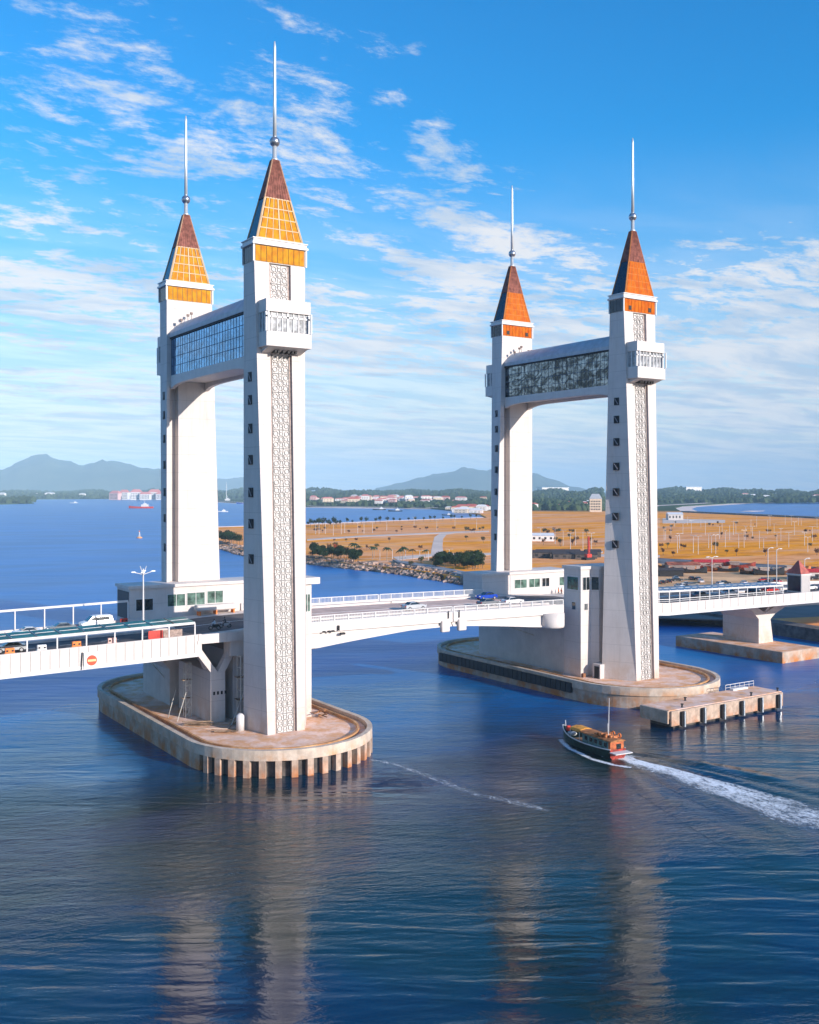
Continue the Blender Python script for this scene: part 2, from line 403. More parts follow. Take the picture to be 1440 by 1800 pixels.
    pg = MB(); frb = MB(); rows = 4 if not thin else 5; cols = 6
    for sg in (-1, 1):
        for r in range(rows):
            za = Z0+.1+(Z1-Z0-.1)*r/rows; zb_ = Z0+.1+(Z1-Z0-.1)*(r+1)/rows
            gp = .09 if not thin else .04
            for c in range(cols):
                q = []
                for z_, gz in ((za, gp), (zb_, -gp)):
                    z_ += gz; a, b = hx(z_)
                    for t in (c/cols*2-1, (c+1)/cols*2-1):
                        g_ = gp*.7*(1 if t == c/cols*2-1 else -1)
                        if c == cols//2 and t == 0: g_ += .1*(1 if not thin else .3)
                        if c == cols//2-1 and abs(t) < 1e-6: g_ -= .1*(1 if not thin else .3)
                        q.append((cx+t*(a-.25)+g_, yc+sg*b, z_))
                A_, B_, C_, D_ = q[0], q[1], q[3], q[2]
                pg.hexa([A_, B_, (B_[0], B_[1]+sg*.1, B_[2]), (A_[0], A_[1]+sg*.1, A_[2]), D_, C_, (C_[0], C_[1]+sg*.1, C_[2]), (D_[0], D_[1]+sg*.1, D_[2])])
        pg.build('roof_panel', am if not thin else M_ORANGE, T); pg = MB()
    fr = MB()
    for sg in (-1, 1):
        def PT(t, z, e): a, b = hx(z); return (cx+t*a, yc+sg*(b+e), z)
        wd = .12 if not thin else .05
        for r in range(rows+1):
            z_ = Z0+.1+(Z1-Z0-.1)*r/rows; fr.bar(PT(-.96, z_, .05), PT(.96, z_, .05), wd, .14)
        for c in range(cols+1):
            t = c/cols*2-1; wd2 = (.2 if c == cols//2 else .09) if not thin else .05
            fr.bar(PT(t*.95, Z0, .05), PT(t*.95, Z1, .05), wd2, .14, (0, 1, 0))
    for sx in (-1, 1):
        for sy in (-1, 1):
            a, b = hx(Z0); a2, b2 = hx(Z2)
            fr.tube((cx+sx*a, yc+sy*b, Z0), (cx+sx*a2, yc+sy*b2, Z2), .13, 5)
    fr.build('roof_frame', mat('cream_frame', (.62, .44, .26), .5, spec=.2) if not thin else mat('gold_frame', (.62, .22, .05), .5, spec=.2), T)
    # spire
    sp = MB().lathe((cx, yc, 0), [(.55, 87.7), (.55, 87.95), (.36, 88.0), (.34, 90.0)], 12); sp.build('spire_neck', M_STEEL, T, True)
    bl = MB().lathe((cx, yc, 90.5), [(.78*sin(pi*i/12)+.001, -.78*cos(pi*i/12)) for i in range(13)], 18); bl.build('finial_ball', M_BALL, T, True)
    ms = MB().lathe((cx, yc, 0), [(.30, 91.0), (.26, 97), (.22, 104.6), (.10, 105.5)], 10); ms.build('mast', M_STEEL, T, True)
    # viewing box on the outer face
    f0 = wo(62); pr = 2.55
    def ybox(a, b): p_, q_ = Y(a), Y(b); return min(p_, q_), max(p_, q_)
    a, b = ybox(f0-.4, f0+pr); MB().box(cx-3.6, cx+3.6, a, b, 64.3, 66.15).build('box_parapet', M_WHITE, T, bevel=.04)
    a, b = ybox(f0-.4, f0+pr+.2); MB().box(cx-3.65, cx+3.65, a, b, 59.3, 61.45).build('box_base', M_WHITE, T, bevel=.04)
    a, b = ybox(f0-.4, f0+pr-.35); MB().box(cx-3.4, cx+3.4, a, b, 61.453, 64.297).build('box_glazing', mat('hazy_glass', (.34, .35, .36), .2, var=.3, vscale=1.2), T)
    fm = MB(); ye = Y(f0+pr-.22)
    for u in (-3.45, -2.6, -1.75, -.9, 0, .9, 1.75, 2.6, 3.45):
        wd = .16 if abs(u) in (0, 3.45) else .06
        fm.box(cx+u-wd, cx+u+wd, min(ye, ye-s*.2), max(ye, ye-s*.2), 61.45, 64.3)
    fm.box(cx-3.6, cx+3.6, min(ye, ye-s*.19), max(ye, ye-s*.19), 63.5, 63.75)
    for sx in (-1, 1):
        for w_ in (f0+.1, f0+1.1, f0+2.1, f0+3.0): 
            a, b = ybox(w_-.1, w_+.1); fm.box(cx+sx*3.45-.1, cx+sx*3.45+.1, a, b, 61.45, 64.3)
    fm.build('box_frame', M_TRIM, T)
    # tapered bracket under the box and dark pipes
    a, b = ybox(f0-.4, f0+1.2)
    MB().exx([(Y(f0-.3), 58.5), (Y(f0+2.6), 59.29), (Y(f0-.3), 59.29)], cx-3.2, cx+3.2).build('bracket', M_WHITE, T)
    q = MB()
    for u in (-1.6, -1.1, -.3, .5, 1.2, 1.7): q.box(cx+u-.15, cx+u+.15, *ybox(f0+.3, f0+1.6), 58.55, 58.95)
    q.build('hanger', M_BLACK, T)
    # windows of the left wall
    for z_ in (55.2, 51.8, 47.6, 43.0, 38.2, 33.6, 28.4):
        xl = -4.2-(inn(z_) if flare < 0 else 0)
        # wall leans in plan: from (xl, 0) to (-half, wo)
        wv_ = 1.9; t = wv_/wo(z_); ux = xl+(-half(z_)-xl)*t
        dx = (-half(z_)-xl)/wo(z_)
        def pt(w_, e, zq): return (cx+ux+dx*(w_-wv_)-e, Y(w_), zq)
        fr_ = MB(); w0, w1 = wv_-.52, wv_+.52
        fr_.hexa([pt(w0, -.2, z_-.7), pt(w1, -.2, z_-.7), pt(w1, .06, z_-.7), pt(w0, .06, z_-.7), pt(w0, -.2, z_+.7), pt(w1, -.2, z_+.7), pt(w1, .06, z_+.7), pt(w0, .06, z_+.7)])
        wn = fr_.build('window', M_BLACK, T)
        g_ = MB(); g_.bar(pt(w0+.15, .1, z_+.55), pt(w1-.15, .1, z_-.55), .16, .06, (1, 0, 0)); g_.build('window_bar', mat('grey_bar', (.22, .22, .24), .5), wn)
    return T
tower(0, -1, 1, 'tallest nearest tower with amber band, on the pier in front left', 'A', False)
tower(0, 1, 1, 'tower with amber band standing behind the nearest one, leftmost of the four', 'B', False)
tower(75, -1, -1, 'rightmost tower with orange roof, standing by the concrete landing stage', 'C', True)
tower(75, 1, -1, 'tower with orange roof behind the rightmost one, third from the left', 'D', True)
# ------------------------------------------------------------------ sky bridges
def glass_mat(name, tint, dark):
    m = bpy.data.materials.new(name); m.use_nodes = True; T = NT(m.node_tree); p = T.n['Principled BSDF']
    P = T.new('ShaderNodeNewGeometry').outputs['Position']
    n1 = T.ramp(T.noise(T.scale(P, 1, .35, .5), 1.0, 6, .7, 1.5), .42, .62)
    T.link(T.mix(n1, tuple(c*dark for c in tint), tint), p.inputs['Base Color'])  # sky blue and mottled shade of reflections painted into the tint
    p.inputs['Metallic'].default_value = .8; p.inputs['Roughness'].default_value = .08
    b = T.new('ShaderNodeBump'); b.inputs['Strength'].default_value = .25; b.inputs['Distance'].default_value = .15
    T.link(T.noise(T.scale(P, 1, .5, .4), 1.0, 3, .5), b.inputs['Height']); T.link(b.outputs[0], p.inputs['Normal'])
    return m
def skybridge(cx, label, gm):
    T = thing('sky_bridge', (cx, 0, 56.8), label, 'sky bridge', 'glazed bridges joining the tower tops')
    ya, yb = -16.17, 16.17
    arc = [(-3.75+7.5*i/14, 66.0+2.5*math.sin(pi*(i/14))**.8) for i in range(15)]
    MB().exy([(cx+x, z) for x, z in arc]+[(cx+3.75, 65.3), (cx-3.75, 65.3)], ya, yb).build('roof', M_SKYROOF, T)
    for sx in (-1, 1):
        x = cx+sx*3.4
        MB().box(min(x, x-sx*.1), max(x, x-sx*.1), ya, yb, 58.6, 65.0).build('glass_wall', gm, T)
        q = MB(); n = 30
        for i in range(n+1):
            y = ya+.1+(yb-ya-.2)*i/n; q.box(x-.04, x+.04, y-.025, y+.025, 58.6, 65.0)
        for z_ in (60.2, 61.8, 63.4): q.box(x-.045, x+.045, ya+.14, yb-.14, z_-.035, z_+.035)
        q.build('mullion', mat('mullion_grey', (.09, .13, .19), .6, spec=.1), T)
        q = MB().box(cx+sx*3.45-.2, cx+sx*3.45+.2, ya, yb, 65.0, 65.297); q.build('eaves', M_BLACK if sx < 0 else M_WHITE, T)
        # edge beam, its underside rising in a shallow arch and dropping to brackets at the towers
        prof = []
        n = 24
        for i in range(n+1):
            y = ya+(yb-ya)*i/n; d = min(y-ya, yb-y)
            prof.append((y, 57.15-.9*math.exp(-d/2.2)))
        q = MB(); x0, x1 = sorted((cx+sx*3.55, cx+sx*2.8))
        q.exx(prof+[(yb, 58.597), (ya, 58.597)], x0, x1); q.build('edge_beam', M_WHITE, T)
    MB().box(cx-2.8, cx+2.8, ya, yb, 57.7, 58.3).build('soffit', M_WHITE, T)
    MB().box(cx-3.2, cx+3.2, ya, yb, 65.0, 65.29).build('ceiling', M_WHITE, T)
    q = MB()
    for i, (x, y) in enumerate(((-2.2, 14.5), (-1.1, 14.2), (-.4, 14.4), (1.4, 14.1), (1.9, 14.3), (2.1, 13.9))):
        zr = 66.0+2.5*math.sin(pi*(x+3.75)/7.5)**.8
        q.tube((cx+x, y, zr-.1), (cx+x, y, zr+.5+.25*(i % 3)), .05, 5); q.box(cx+x-.22, cx+x+.22, y-.2, y+.1, zr+.4+.25*(i % 3), zr+.8+.25*(i % 3))
    q.build('floodlight', mat('lamp_brown', (.10, .05, .04), .5), T)
skybridge(0, 'glazed bridge with blue reflections high between the two left towers', glass_mat('blue_mirror_glass', (.16, .40, .68), .6))
skybridge(75, 'dark glazed bridge high between the two right towers', glass_mat('dark_mirror_glass', (.30, .32, .34), .12))
# ------------------------------------------------------------------ piers
def stadium(cx, hw, yf, yb, n=28):
    P = [(cx+hw*cos(a), yb+hw*sin(a)) for a in [pi*i/n for i in range(n+1)]]
    P += [(cx+hw*cos(a), yf+hw*sin(a)) for a in [pi+pi*i/n for i in range(n+1)]]
    return P
def pier(cx, hw, yf, yb, label, front_posts):
    T = thing('bridge_pier', (cx, 0, 0), label, 'pier', 'long rounded concrete piers')
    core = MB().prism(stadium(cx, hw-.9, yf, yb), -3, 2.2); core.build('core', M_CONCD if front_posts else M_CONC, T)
    sl = MB()
    o = stadium(cx, hw-.9, yf, yb); sl.prism(o, 2.203, 3.1); sl.build('platform', M_CONC, T)
    MB().prism(stadium(cx, hw-1.0, yf, yb), 3.1, 3.13).build('floor', M_FLOOR, T)
    def ringk(h0, h1, z0, z1):
        a = stadium(cx, h0, yf, yb); b = stadium(cx, h1, yf, yb); n = len(a); q = MB()
        q.add([(x, y, z0) for x, y in a]+[(x, y, z0) for x, y in b]+[(x, y, z1) for x, y in a]+[(x, y, z1) for x, y in b],
              [f for i in range(n) for j in [(i+1) % n] for f in ((i, j, 2*n+j, 2*n+i), (n+i, 3*n+i, 3*n+j, n+j), (2*n+i, 2*n+j, 3*n+j, 3*n+i), (i, n+i, n+j, j))])
        return q
    ringk(hw, hw-.75, 2.3, 3.7).build('kerb', mat('kerb_concrete', (.60, .49, .39), .85, var=.12, vscale=.5, bump=.3, streak=.45, stain=((.56, .24, .07), 2.2, 3.9, .65)), T)
    ringk(hw-1.9, hw-2.25, 3.133, 3.55).build('inner_kerb', M_RUST, T)
    # skirt below the kerb: sheet wall on the sides, posts with dark gaps round the front
    q = MB(); st = stadium(cx, hw-.25, yf, yb, 40); n = len(st)
    def sk(i, j, z0, z1, d=.5):
        (x0, y0), (x1, y1) = st[i], st[j]; nx, ny = (y1-y0), -(x1-x0); L = math.hypot(nx, ny) or 1; nx, ny = nx/L*d, ny/L*d
        q.hexa([(x0-nx, y0-ny, z0), (x1-nx, y1-ny, z0), (x1, y1, z0), (x0, y0, z0), (x0-nx, y0-ny, z1), (x1-nx, y1-ny, z1), (x1, y1, z1), (x0, y0, z1)])
    for i in range(n):
        j = (i+1) % n; ym = (st[i][1]+st[j][1])/2; xm = (st[i][0]+st[j][0])/2
        if math.hypot(st[i][0]-st[j][0], st[i][1]-st[j][1]) < .01: continue
        if front_posts and (ym < yf-3 or (ym < yf+2 and xm > cx)): continue
        sk(i, j, -2.5, 2.29)
    q.build('skirt_wall', M_CONC, T)
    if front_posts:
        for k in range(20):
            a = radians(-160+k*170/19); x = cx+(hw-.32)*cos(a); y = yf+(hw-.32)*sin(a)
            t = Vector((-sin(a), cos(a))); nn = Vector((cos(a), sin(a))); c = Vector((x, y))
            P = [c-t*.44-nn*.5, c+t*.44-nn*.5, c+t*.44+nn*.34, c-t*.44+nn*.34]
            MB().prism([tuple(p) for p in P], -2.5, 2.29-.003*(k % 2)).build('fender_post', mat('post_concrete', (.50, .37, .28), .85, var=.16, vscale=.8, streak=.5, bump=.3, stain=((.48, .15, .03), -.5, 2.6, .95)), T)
    else:
        q = MB(); x = cx-hw-.02
        for i in range(30):
            y = yf+2+i*1.4
            if y > yb+5: break
            q.box(x-.35, x+.1, y, y+1.25, 1.3, 3.1)
        q.build('fender_rail', M_RUBBER, T)
    return T
pier(-.5, 14.0, -19.9, 20.4, 'rounded concrete pier ringed with pale fender posts, front left in the water', True)
pier(76, 15, -18.4, 22, 'rounded concrete pier with smooth rust stained nose under the right towers', False)
# landing stage
T = thing('landing_stage', (73, -39, 0), 'long low concrete landing stage with black fenders beside the right pier', 'jetty')
MB().box(58.2, 87.0, -42.2, -36.2, 1.6, 3.0).build('deck_slab', M_FLOOR, T, bevel=.05)
MB().box(58.4, 86.8, -42.6, -42.203, .5, 2.9).build('front_wall', mat('post_concrete', (.6, .5, .4)), T)
MB().box(57.9, 58.2, -42.2, -36.2, .9, 2.95).build('end_wall', M_CONC, T)
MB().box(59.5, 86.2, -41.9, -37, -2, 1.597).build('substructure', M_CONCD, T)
for k in range(6):
    x = 60.4+k*4.9
    MB().box(x, x+.95, -43.1, -42.603, .35, 2.7).build('fender', M_RUBBER, T, bevel=.05)
    MB().tube((x+.4, -43.25, .3), (x+.4, -43.25, 2.8), .16, 8).build('fender_pipe', M_STEEL, T)
q = MB()
for k in range(7):
    x = 79.0+k*1.28; q.tube((x, -36.5, 3.0), (x, -36.5, 4.0), .05, 5)
q.tube((79.0, -36.5, 4.0), (86.7, -36.5, 4.0), .06, 5); q.tube((79.0, -36.5, 3.5), (86.7, -36.5, 3.5), .04, 5)
q.box(80, 84, -37.4, -36.6, 3.003, 3.35)
q.build('railing', M_TRIM, T)
for k, (x, y) in enumerate(((86.5, -41.7), (79.2, -41.8), (66.5, -38.3), (62.0, -41.6))):
    MB().lathe((x, y, 3.0), [(.22, 0), (.16, .12), (.14, .4), (.26, .5), (.26, .6), (.05, .65)], 8).build('bollard', M_RUBBER, T)
# ------------------------------------------------------------------ machinery walls, turrets, control buildings
def window(T, x0, x1, z0, z1, y, glass=M_WIN, nm=1, name='window'):
    f = MB(); f.box(x0-.1, x1+.1, y-.07, y+.05, z0-.1, z0); f.box(x0-.1, x1+.1, y-.07, y+.05, z1, z1+.1)
    f.box(x0-.1, x0, y-.07, y+.05, z0, z1); f.box(x1, x1+.1, y-.07, y+.05, z0, z1)
    for i in range(1, nm+1):
        xm = x0+(x1-x0)*i/(nm+1); f.box(xm-.04, xm+.04, y-.06, y+.05, z0, z1)
    o = f.build(name, M_TRIM, T)
    MB().box(x0, x1, y-.02, y+.04, z0, z1).build('pane', glass, o)
def windowx(T, y0, y1, z0, z1, x, glass=M_WIN):
    f = MB(); f.box(x-.07, x+.05, y0-.08, y1+.08, z0-.08, z0); f.box(x-.07, x+.05, y0-.08, y1+.08, z1, z1+.08)
    f.box(x-.07, x+.05, y0-.08, y0, z0, z1); f.box(x-.07, x+.05, y1, y1+.08, z0, z1)
    o = f.build('window', M_TRIM, T); MB().box(x-.02, x+.04, y0, y1, z0, z1).build('pane', glass, o)
M_GWIN = mat('green_tinted_glass', (.10, .17, .135), .15, var=.35, vscale=.9)
M_GREY = mat('grey_render', (.58, .54, .51), .8, var=.05, vscale=.4, streak=.2, bump=.2)
# right machinery block + turret
T = thing('machinery_block', (75, 0, 3.13), 'solid concrete wall block under the roadway on the right pier', 'building')
MB().box(66.9, 83, -10.9, 19.4, 3.13, 13.1).build('wall', M_GREY, T)
MB().box(68.4, 83, -10.9, 19.4, 13.1, 15.9).build('upper_wall', M_GREY, T)
MB().bar((66.82, 9.5, 10.2), (66.82, 1.2, 9.3), .18, .12).build('handrail', mat('old_rail', (.6, .52, .42), .5), T)
q = MB()
for k in range(3): MB().box(67.3, 67.5, -14+k, -13.9+k, 3.2, 3.3)
T = thing('stair_turret', (71, -10, 3.13), 'pale stair turret with green windows against the rightmost tower', 'building')
MB().prism([(66.1, -8.6), (66.1, -13.3), (68.6, -13.3), (69.6, -14.6), (76, -14.6), (76, -8.6)][::-1], 3.13, 23.5).build('wall', M_WALL, T)
MB().prism([(65.85, -8.3), (65.85, -13.55), (68.7, -13.55), (69.7, -14.9), (76, -14.9), (76, -8.3)][::-1], 23.5, 24.1).build('roof_slab', M_WHITE, T)
windowx(T, -12.6, -9.6, 19.6, 22.0, 66.1, mat('green_glass', (.02, .10, .07), .12, var=.5, vscale=1.5))
windowx(T, -11.9, -10.9, 15.8, 17.2, 66.1)
window(T, 66.6, 68.3, 19.6, 22.0, -13.3)
window(T, 67.0, 67.8, 15.8, 17.0, -13.3)
MB().hexa([(68.7, -13.52, 19.6), (69.5, -14.56, 19.6), (69.6, -14.4, 19.6), (68.8, -13.4, 19.6), (68.7, -13.52, 22), (69.5, -14.56, 22), (69.6, -14.4, 22), (68.8, -13.4, 22)]).build('side_window', M_WIN, T)
MB().box(66.3, 66.9, -13.8, -13.3, 3.14, 3.9).build('meter_box', mat('meter_brown', (.25, .10, .04), .6), T)
T2 = thing('site_door', (69.6, -14.6, 3.13), 'dark doorway hut at the foot of the rightmost tower', 'hut')
MB().box(67.9, 70.1, -16.6, -14.62, 3.13, 5.8).build('wall', M_GREY, T2); MB().box(67.83, 67.9, -16.3, -15.1, 3.13, 5.4).build('door', M_BLACK, T2)
# left machinery block
T = thing('machinery_block', (0, 4, 3.13), 'grey wall block under the roadway on the left pier', 'building')
MB().box(-3.0, 7.5, -9.6, 19.0, 3.13, 13.4).build('wall', M_GREY, T)
MB().box(-7.6, -3.0, 5.5, 18.6, 3.13, 9.6).build('annex', M_GREY, T)
MB().exy([(-11.5, 13.2), (-7.6, 9.0), (-7.6, 9.55), (-3.0, 9.6), (-3.0, 13.2)], 5.0, 15.0).build('haunch', M_GREY, T)
MB().bar((-7.68, 14.5, 9.0), (-7.68, 8.0, 7.4), .18, .12).build('handrail', mat('old_rail', (.6, .52, .42)), T)
# Y column of the left approach
T = thing('forked_column', (-5.5, -4, 3.13), 'forked pale column propping the left approach on the pier', 'column', 'forked bridge columns')
MB().box(-7.0, -4.6, -10.4, 3.0, 3.13, 10.9).build('stem', M_WALL, T, bevel=.06)
MB().exy([(-7.0, 10.9), (-5.9, 10.9), (-9.1, 15.4), (-10.4, 15.4)], -10.4, -9.2).build('arm', M_WALL, T)
MB().exy([(-7.0, 10.9), (-5.9, 10.9), (-8.2, 15.4), (-9.0, 15.4)], -8.4, -7.4).build('arm', M_WALL, T)
MB().exy([(-5.8, 10.9), (-4.6, 10.9), (-3.4, 13.0), (-3.4, 15.4), (-4.4, 15.4), (-4.4, 13.3)], -10.4, -9.2).build('arm', M_WALL, T)
q = MB()
for k in range(4): q.box(-6.6+k*.62, -6.3+k*.62, -10.46, -10.3, 7.4, 7.9)
q.build('socket', M_BLACK, T)
T = thing('bearing_beam', (-3, -10, 13), 'white box beam beside the nearest tower at road level', 'beam')
MB().box(-4.3, .2, -11.6, -9.0, 13.2, 15.6).build('box', M_WHITE, T, bevel=.05)
MB().box(-9.8, .3, -12.2, -8.4, 15.603, 16.1).build('ledge', M_WHITE, T)
MB().box(-9.6, .3, -12.2, -11.9, 16.1, 17.0).build('parapet', M_WHITE, T)
# control buildings
def control(cx0, cx1, y0, y1, z0, z1, label, wins, yov):
    T = thing('control_building', ((cx0+cx1)/2, y0, z0), label, 'building', 'control buildings behind the road')
    MB().box(cx0, cx1, y0, y1, z0, z1).build('wall', M_WALL, T)
    MB().box(cx0-.3, cx1+.3, y0-yov, y1+.3, z1, z1+.5).build('roof_slab', M_WHITE, T)
    for (a, b, za, zb, g) in wins: window(T, a, b, za, zb, y0, g, 1)
    return T
T = control(-12, 12, 12.5, 19.2, 12.6, 21.9, 'white control building with green blinds at the foot of the left rear tower',
        [(-10.9, -8.0, 18.2, 20.1, M_WIN), (-5.4, -2.3, 18.6, 20.6, M_GWIN), (-1.9, 1.3, 18.6, 20.7, M_GWIN), (1.8, 4.7, 18.7, 20.8, M_GWIN)], .35)
MB().box(-12.07, -12.003, 12.9, 18.8, 16.8, 21.4).build('dark_panel', mat('panel_black', (.02, .02, .022), .5), T)  # near-black panel over the left end wall
T = control(62.5, 87, 12.5, 19.2, 13.0, 20.6, 'white control building with wide windows at the foot of the right rear tower',
        [(71.2, 74.5, 17.6, 19.4, M_GWIN), (75.2, 78.2, 17.6, 19.4, M_GWIN), (78.9, 80.9, 17.6, 19.4, M_WIN), (83.9, 86.6, 17.6, 19.4, M_GWIN)], .35)
MB().box(70, 70.15, 12.42, 12.5, 15.5, 20.5).build('downpipe', M_TRIM, T)
# left turret on the span side of the nearest tower
T = thing('stair_turret', (7.5, -12, 3.13), 'white stair turret half hidden behind the nearest tower', 'building')
MB().box(3.2, 8.0, -14.6, -9.7, 3.13, 23.9).build('wall', M_WALL, T)
MB().box(2.8, 9.2, -15.2, -9.2, 23.9, 24.9).build('roof_slab', M_WHITE, T)
window(T, 6.9, 7.7, 19.6, 22.3, -14.6, M_GWIN)
# ------------------------------------------------------------------ decks
def deck_slab(q, x0, x1, y0, y1, zt, zb, n=8):
    for i in range(n):
        a = x0+(x1-x0)*i/n; b = x0+(x1-x0)*(i+1)/n
        za, zb2 = zt(a), zt(b); la, lb = zb(a), zb(b)
        q.hexa([(a, y0, la), (b, y0, lb), (b, y1, lb), (a, y1, la), (a, y0, za), (b, y0, zb2), (b, y1, zb2), (a, y1, za)])
def strips(name, x0, x1, y0, y1, off, m, T, n=8, thick=.02):
    q = MB(); deck_slab(q, x0, x1, y0, y1, lambda x: deckz(x)+off, lambda x: deckz(x)+off-thick, n); return q.build(name, m, T)
def railing(T, x0, x1, y, pan, panels=True):
    q = MB(); n = max(1, round((x1-x0)/pan))
    for i in range(n+1):
        x = x0+(x1-x0)*i/n; q.box(x-.09, x+.09, y-.09, y+.09, deckz(x)+.1, deckz(x)+1.3)
    for i in range(n):
        a = x0+(x1-x0)*i/n; b = x0+(x1-x0)*(i+1)/n
        q.bar((a, y, deckz(a)+1.3), (b, y, deckz(b)+1.3), .16, .12); q.bar((a, y, deckz(a)+.35), (b, y, deckz(b)+.35), .08, .08)
        for k in range(1, 9):
            x = a+(b-a)*k/9; q.box(x-.035, x+.035, y-.03, y+.03, deckz(x)+.35, deckz(x)+1.27)
    return q.build('railing', M_TRIM, T)
def leaf(x0, x1, under, label):
    T = thing('bascule_span', ((x0+x1)/2, 0, deckz((x0+x1)/2)), label, 'drawbridge leaf', 'lifting leaves of the drawbridge')
    q = MB(); deck_slab(q, x0, x1, -12.1, 12.1, lambda x: deckz(x), lambda x: deckz(x)-.5); q.build('deck', M_WALK, T)
    strips('roadway', x0, x1, -7.6, 7.6, .024, M_ROADP, T)
    q = MB()
    for y in (-.12, .1, -7.3, 7.2): deck_slab(q, x0, x1, y, y+.12, lambda x: deckz(x)+.034, lambda x: deckz(x)+.026)
    q.build('road_line', M_LINE, T)
    for sg in (-1, 1):
        ya, yb = sorted((sg*12.35, sg*12.103)); q = MB(); deck_slab(q, x0, x1, ya, yb, lambda x: deckz(x)+.28, lambda x: deckz(x)-1.35); q.build('fascia', M_WHITE, T)
        ya, yb = sorted((sg*8.3, sg*7.8)); q = MB(); deck_slab(q, x0, x1, ya, yb, lambda x: deckz(x)+.35, lambda x: deckz(x)); q.build('kerb', M_WALK, T)
        railing(T, x0+.1, x1-.1, sg*12.2, 2.5)
        ya, yb = sorted((sg*11.9, sg*11.2)); q = MB()
        pr = [(x0+(x1-x0)*i/10, under(x0+(x1-x0)*i/10)) for i in range(11)]
        q.exy(pr+[(x1, deckz(x1)-.52), (x0, deckz(x0)-.52)], ya, yb); q.build('arched_girder', M_WHITE, T)
        q = MB()
        for i in range(10):
            a, b = pr[i], pr[i+1]; ya, yb = sorted((sg*12.15, sg*11.0))
            q.hexa([(a[0], ya, a[1]-.12), (b[0], ya, b[1]-.12), (b[0], yb, b[1]-.12), (a[0], yb, a[1]-.12), (a[0], ya, a[1]+.18), (b[0], ya, b[1]+.18), (b[0], yb, b[1]+.18), (a[0], yb, a[1]+.18)])
        q.build('bottom_flange', M_WHITE, T)
    return T
ul = lambda x: 13.2+1.75*min(1, max(0, (x-9)/20))**.8
ur = lambda x: 14.95-1.7*min(1, max(0, (x-37)/20))**1.2
TL = leaf(8.1, 36.9, ul, 'left lifting leaf of the white drawbridge, next to the nearest tower')
TR = leaf(37.1, 62.7, ur, 'right lifting leaf of the white drawbridge, ending at the stair turret')
for T, x in ((TL, 34.4), (TR, 38.0)):
    MB().box(x, x+1.7, -12.7, -11.95, 14.0, 16.0).build('lock_housing', M_WHITE, T, bevel=.12)
    MB().tube((x+1.5 if x < 36 else x+.2, -12.5, 16.3), (x+1.5 if x < 36 else x+.2, -12.5, 17.6), .1, 6).build('signal_lamp', M_BLACK, T)
MB().lathe((59.9, -12.2, 13.0), [(2.2, 0), (2.3, .3), (2.3, 2.6), (.1, 2.62)], 20).build('rounded_housing', M_WHITE, TR, True)
q = MB()
for x in (58.3, 59.4, 60.4, 61.6): q.box(x, x+.5, -12.5, -12.36, 15.2, 15.4)
q.build('slot', M_BLACK, TR)
for x in (11.2, 12.1, 12.8): MB().box(x, x+.4, -12.75, -12.36, 15.75, 16.0).build('bracket_lamp', M_BLACK, TL)
MB().box(13.9, 14.1, -12.8, -12.36, 15.9, 16.7).build('bracket', M_BLACK, TL); MB().box(14.3, 15.1, -12.9, -12.36, 15.2, 15.5).build('bracket', M_BLACK, TL)
MB().box(8.6, 10.2, -12.9, -12.36, 13.4, 15.2).build('hinge_housing', M_WHITE, TL, bevel=.08)
# fixed decks over the piers
for x0, x1, lab in ((-9.0, 8.0, 'asphalt'), (62.8, 84, 'asphalt')):
    T = thing('pier_roadway', ((x0+x1)/2, 0, 15), 'roadway slab between the two %s towers' % ('left' if x0 < 0 else 'right'), 'road deck')
    q = MB(); deck_slab(q, x0, x1, -8.3 if x0 > 0 else -9.5, 12.4, lambda x: deckz(x), lambda x: deckz(x)-.6); q.build('deck', M_WALK, T)
    strips('roadway', x0, x1, -8.2, 8.2, .024, M_ROAD, T)
    q = MB(); deck_slab(q, x0, x1, -.1, .1, lambda x: deckz(x)+.036, lambda x: deckz(x)+.026); q.build('road_line', M_LINE, T)
    ya = -9.0
